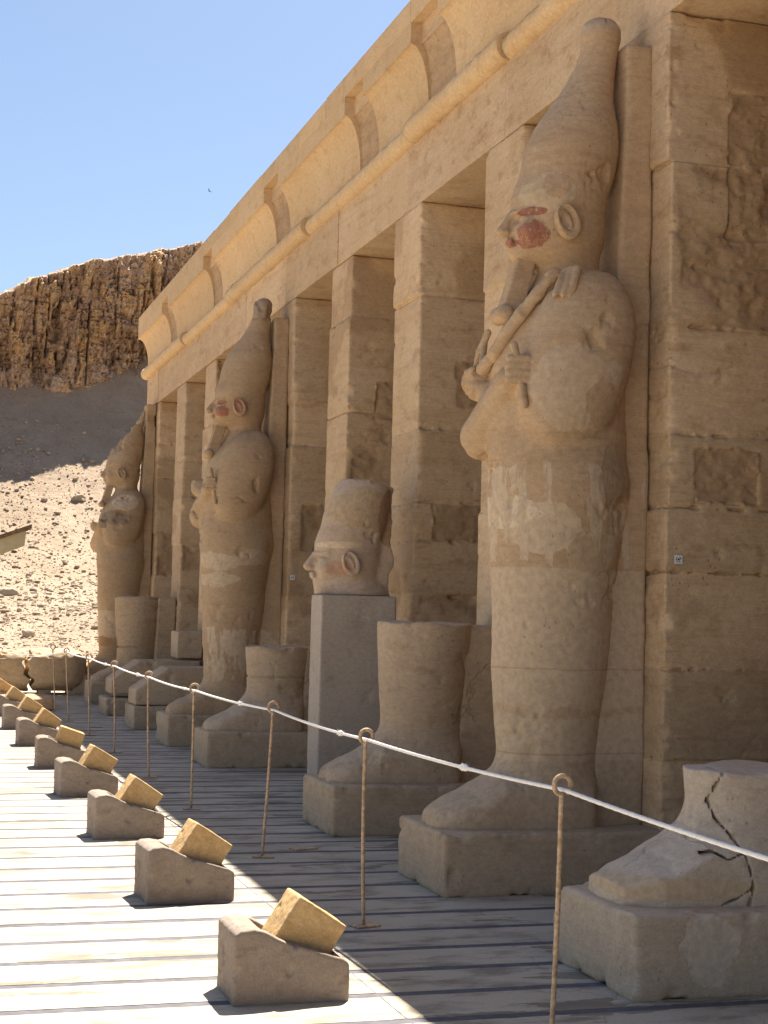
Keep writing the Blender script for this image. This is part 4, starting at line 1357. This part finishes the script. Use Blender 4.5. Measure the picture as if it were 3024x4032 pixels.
def canopy():
    root = thing('sunshade', (.6, 26.0, 0), 'corner of a slanting beige canopy with weathered brown top at the left edge', 'sunshade')
    mb = MB()
    # slanting cover, its right end high
    x0, x1 = -1.6, 1.30
    for (za, zb, mi, ya, yb) in [(0, .27, 0, 0, 1.4)]:
        p = [(x0, 0, 1.35), (x1, 0, 2.52), (x1+.02, 0, 2.78), (x0, 0, 1.62)]
        q = [(x, 1.4, z) for x, y, z in p]
        mb.poly(p+q, [(0, 1, 2, 3), (7, 6, 5, 4), (0, 4, 5, 1), (1, 5, 6, 2), (3, 2, 6, 7), (0, 3, 7, 4)])
    mb.build('cover', m_canopy, root)
    mb = MB()
    p = [(x0-.05, -.05, 1.625), (x1+.10, -.05, 2.80), (x1+.10, -.05, 2.87), (x0-.05, -.05, 1.70)]
    q = [(x, 1.45, z) for x, y, z in p]
    mb.poly(p+q, [(0, 1, 2, 3), (7, 6, 5, 4), (0, 4, 5, 1), (1, 5, 6, 2), (3, 2, 6, 7), (0, 3, 7, 4)])
    mb.build('top_board', m_wood, root)
    for xx, zz in ((-1.3, 1.48), (.35, 2.14)):
        mb = MB(); mb.tube([(xx, .7, 0), (xx, .7, zz)], .03, 10)
        mb.build('leg', m_wood, root)
canopy()

def rock(loc, r, label, seed):
    s = Solid((-1.5*r,)*3, (1.5*r,)*3, r/16)
    s.add(f_ball((0, 0, 0), (1.25*r, .9*r, .75*r)))
    rng = random.Random(seed)
    for i in range(9):
        n = Vector((rng.gauss(0, 1), rng.gauss(0, 1), rng.gauss(0, .8))).normalized(); dd = r*rng.uniform(.55, .85)
        s.cut(lambda x, y, z, n=n, dd=dd: -(x*n.x+y*n.y+z*n.z-dd), .02*r)
    s.disturb(lambda p: .08*r*fbm(p, 2.5/r, 3, seed)+.02*r*fbm(p, 9/r, 2, seed), .3*r)
    V, Q = s.mesh()
    o = link('boulder', new_mesh('boulder', V, Q, m_stones), None, loc)
    tag(o, label, 'boulder', 'boulders on the scree')
def on_hill(x, y, up=0.0):
    p = np.array([[x, y, 0.]])
    return (x, y, float((hill_z(p[:, 1])+.35*fbm(p, .12, 3, 5)*np.clip((p[:, 1]-34)/12, 0, 1)+.10*fbm(p, .9, 3, 8))[0])+up)
rock(on_hill(3.75, 58, .05), .34, 'pale angular boulder on the sunlit scree above the slanting canopy', 1)
rock(on_hill(3.3, 42.5, .08), .2, 'dark weathered boulder on the scree above the fallen drum', 2)
rock(on_hill(2.05, 36.3, .1), .17, 'small rounded boulder just above the left fallen drum piece', 3)
rock(on_hill(7.6, 72.5, .05), .3, 'boulder in the cliff shadow beside the broken far statue', 4)

# survey targets fixed to the pillar sides
def marker(x, y, z, size, label, seed):
    root = thing('survey_marker', (x, y, z), label, 'marker')
    mb = MB(); mb.box((-size/2, -.004, -size/2), (size/2, 0, size/2), bev=.001)
    mb.build('plate', m_white, root)
    rng = random.Random(seed)
    mb = MB()
    dots = [(0, 0, .13)]+[(math.cos(a)*.30, math.sin(a)*.30, .075) for a in (.3, .95, 2.5, 3.2, 4.0, 5.2)]
    for (u, w, r) in dots:
        c = [(u*size+r*size*math.cos(t*math.pi/5), -.0055, w*size+r*size*math.sin(t*math.pi/5)) for t in range(10)]
        d = [(a, -.0035, b) for a, _, b in c]
        mb.poly(c+d, [tuple(range(10))]+[(i, 10+i, 10+(i+1) % 10, (i+1) % 10) for i in range(10)])
    mb.build('dots', m_black, root)
marker(XP+.075, PIL[0]-.016, 1.955, .052, 'small white survey plate with black dots on the nearest dark pillar side', 1)
marker(XP+.055, PIL[4]-.016, 1.975, .056, 'small white survey plate with black dots beside the middle tall statue', 2)

def bird():
    root = thing('bird', (10.9, 60, 17.8), 'tiny dark bird gliding in the blue sky above the cliff', 'bird')
    s = Solid((-.12, -.3, -.12), (.12, .3, .12), .012)
    s.add(f_ball((0, 0, 0), (.05, .17, .05))); s.add(f_ball((0, .17, .02), .04), .03); s.add(f_box((-.03, -.27, -.01), (.03, -.12, .01), .008), .03)
    V, Q = s.mesh(); link('body', new_mesh('body', V, Q, m_bird), root)
    for sg in (-1, 1):
        mb = MB()
        pr = [(.03, .09, .0), (.20, .10, .10), (.40, .02, .17), (.42, -.03, .17), (.20, -.06, .10), (.03, -.08, .0)]
        up = [(sg*x, y, z+.006) for x, y, z in pr]; dn = [(sg*x, y, z-.006) for x, y, z in pr]
        f = [tuple(range(6)), tuple(range(11, 5, -1))]+[(i, 6+i, 6+(i+1) % 6, (i+1) % 6) for i in range(6)]
        mb.poly(up+dn, f); mb.build('wing', m_bird, root)
    root.rotation_euler = (.3, .5, .6)
    root.scale = (.32,)*3
bird()
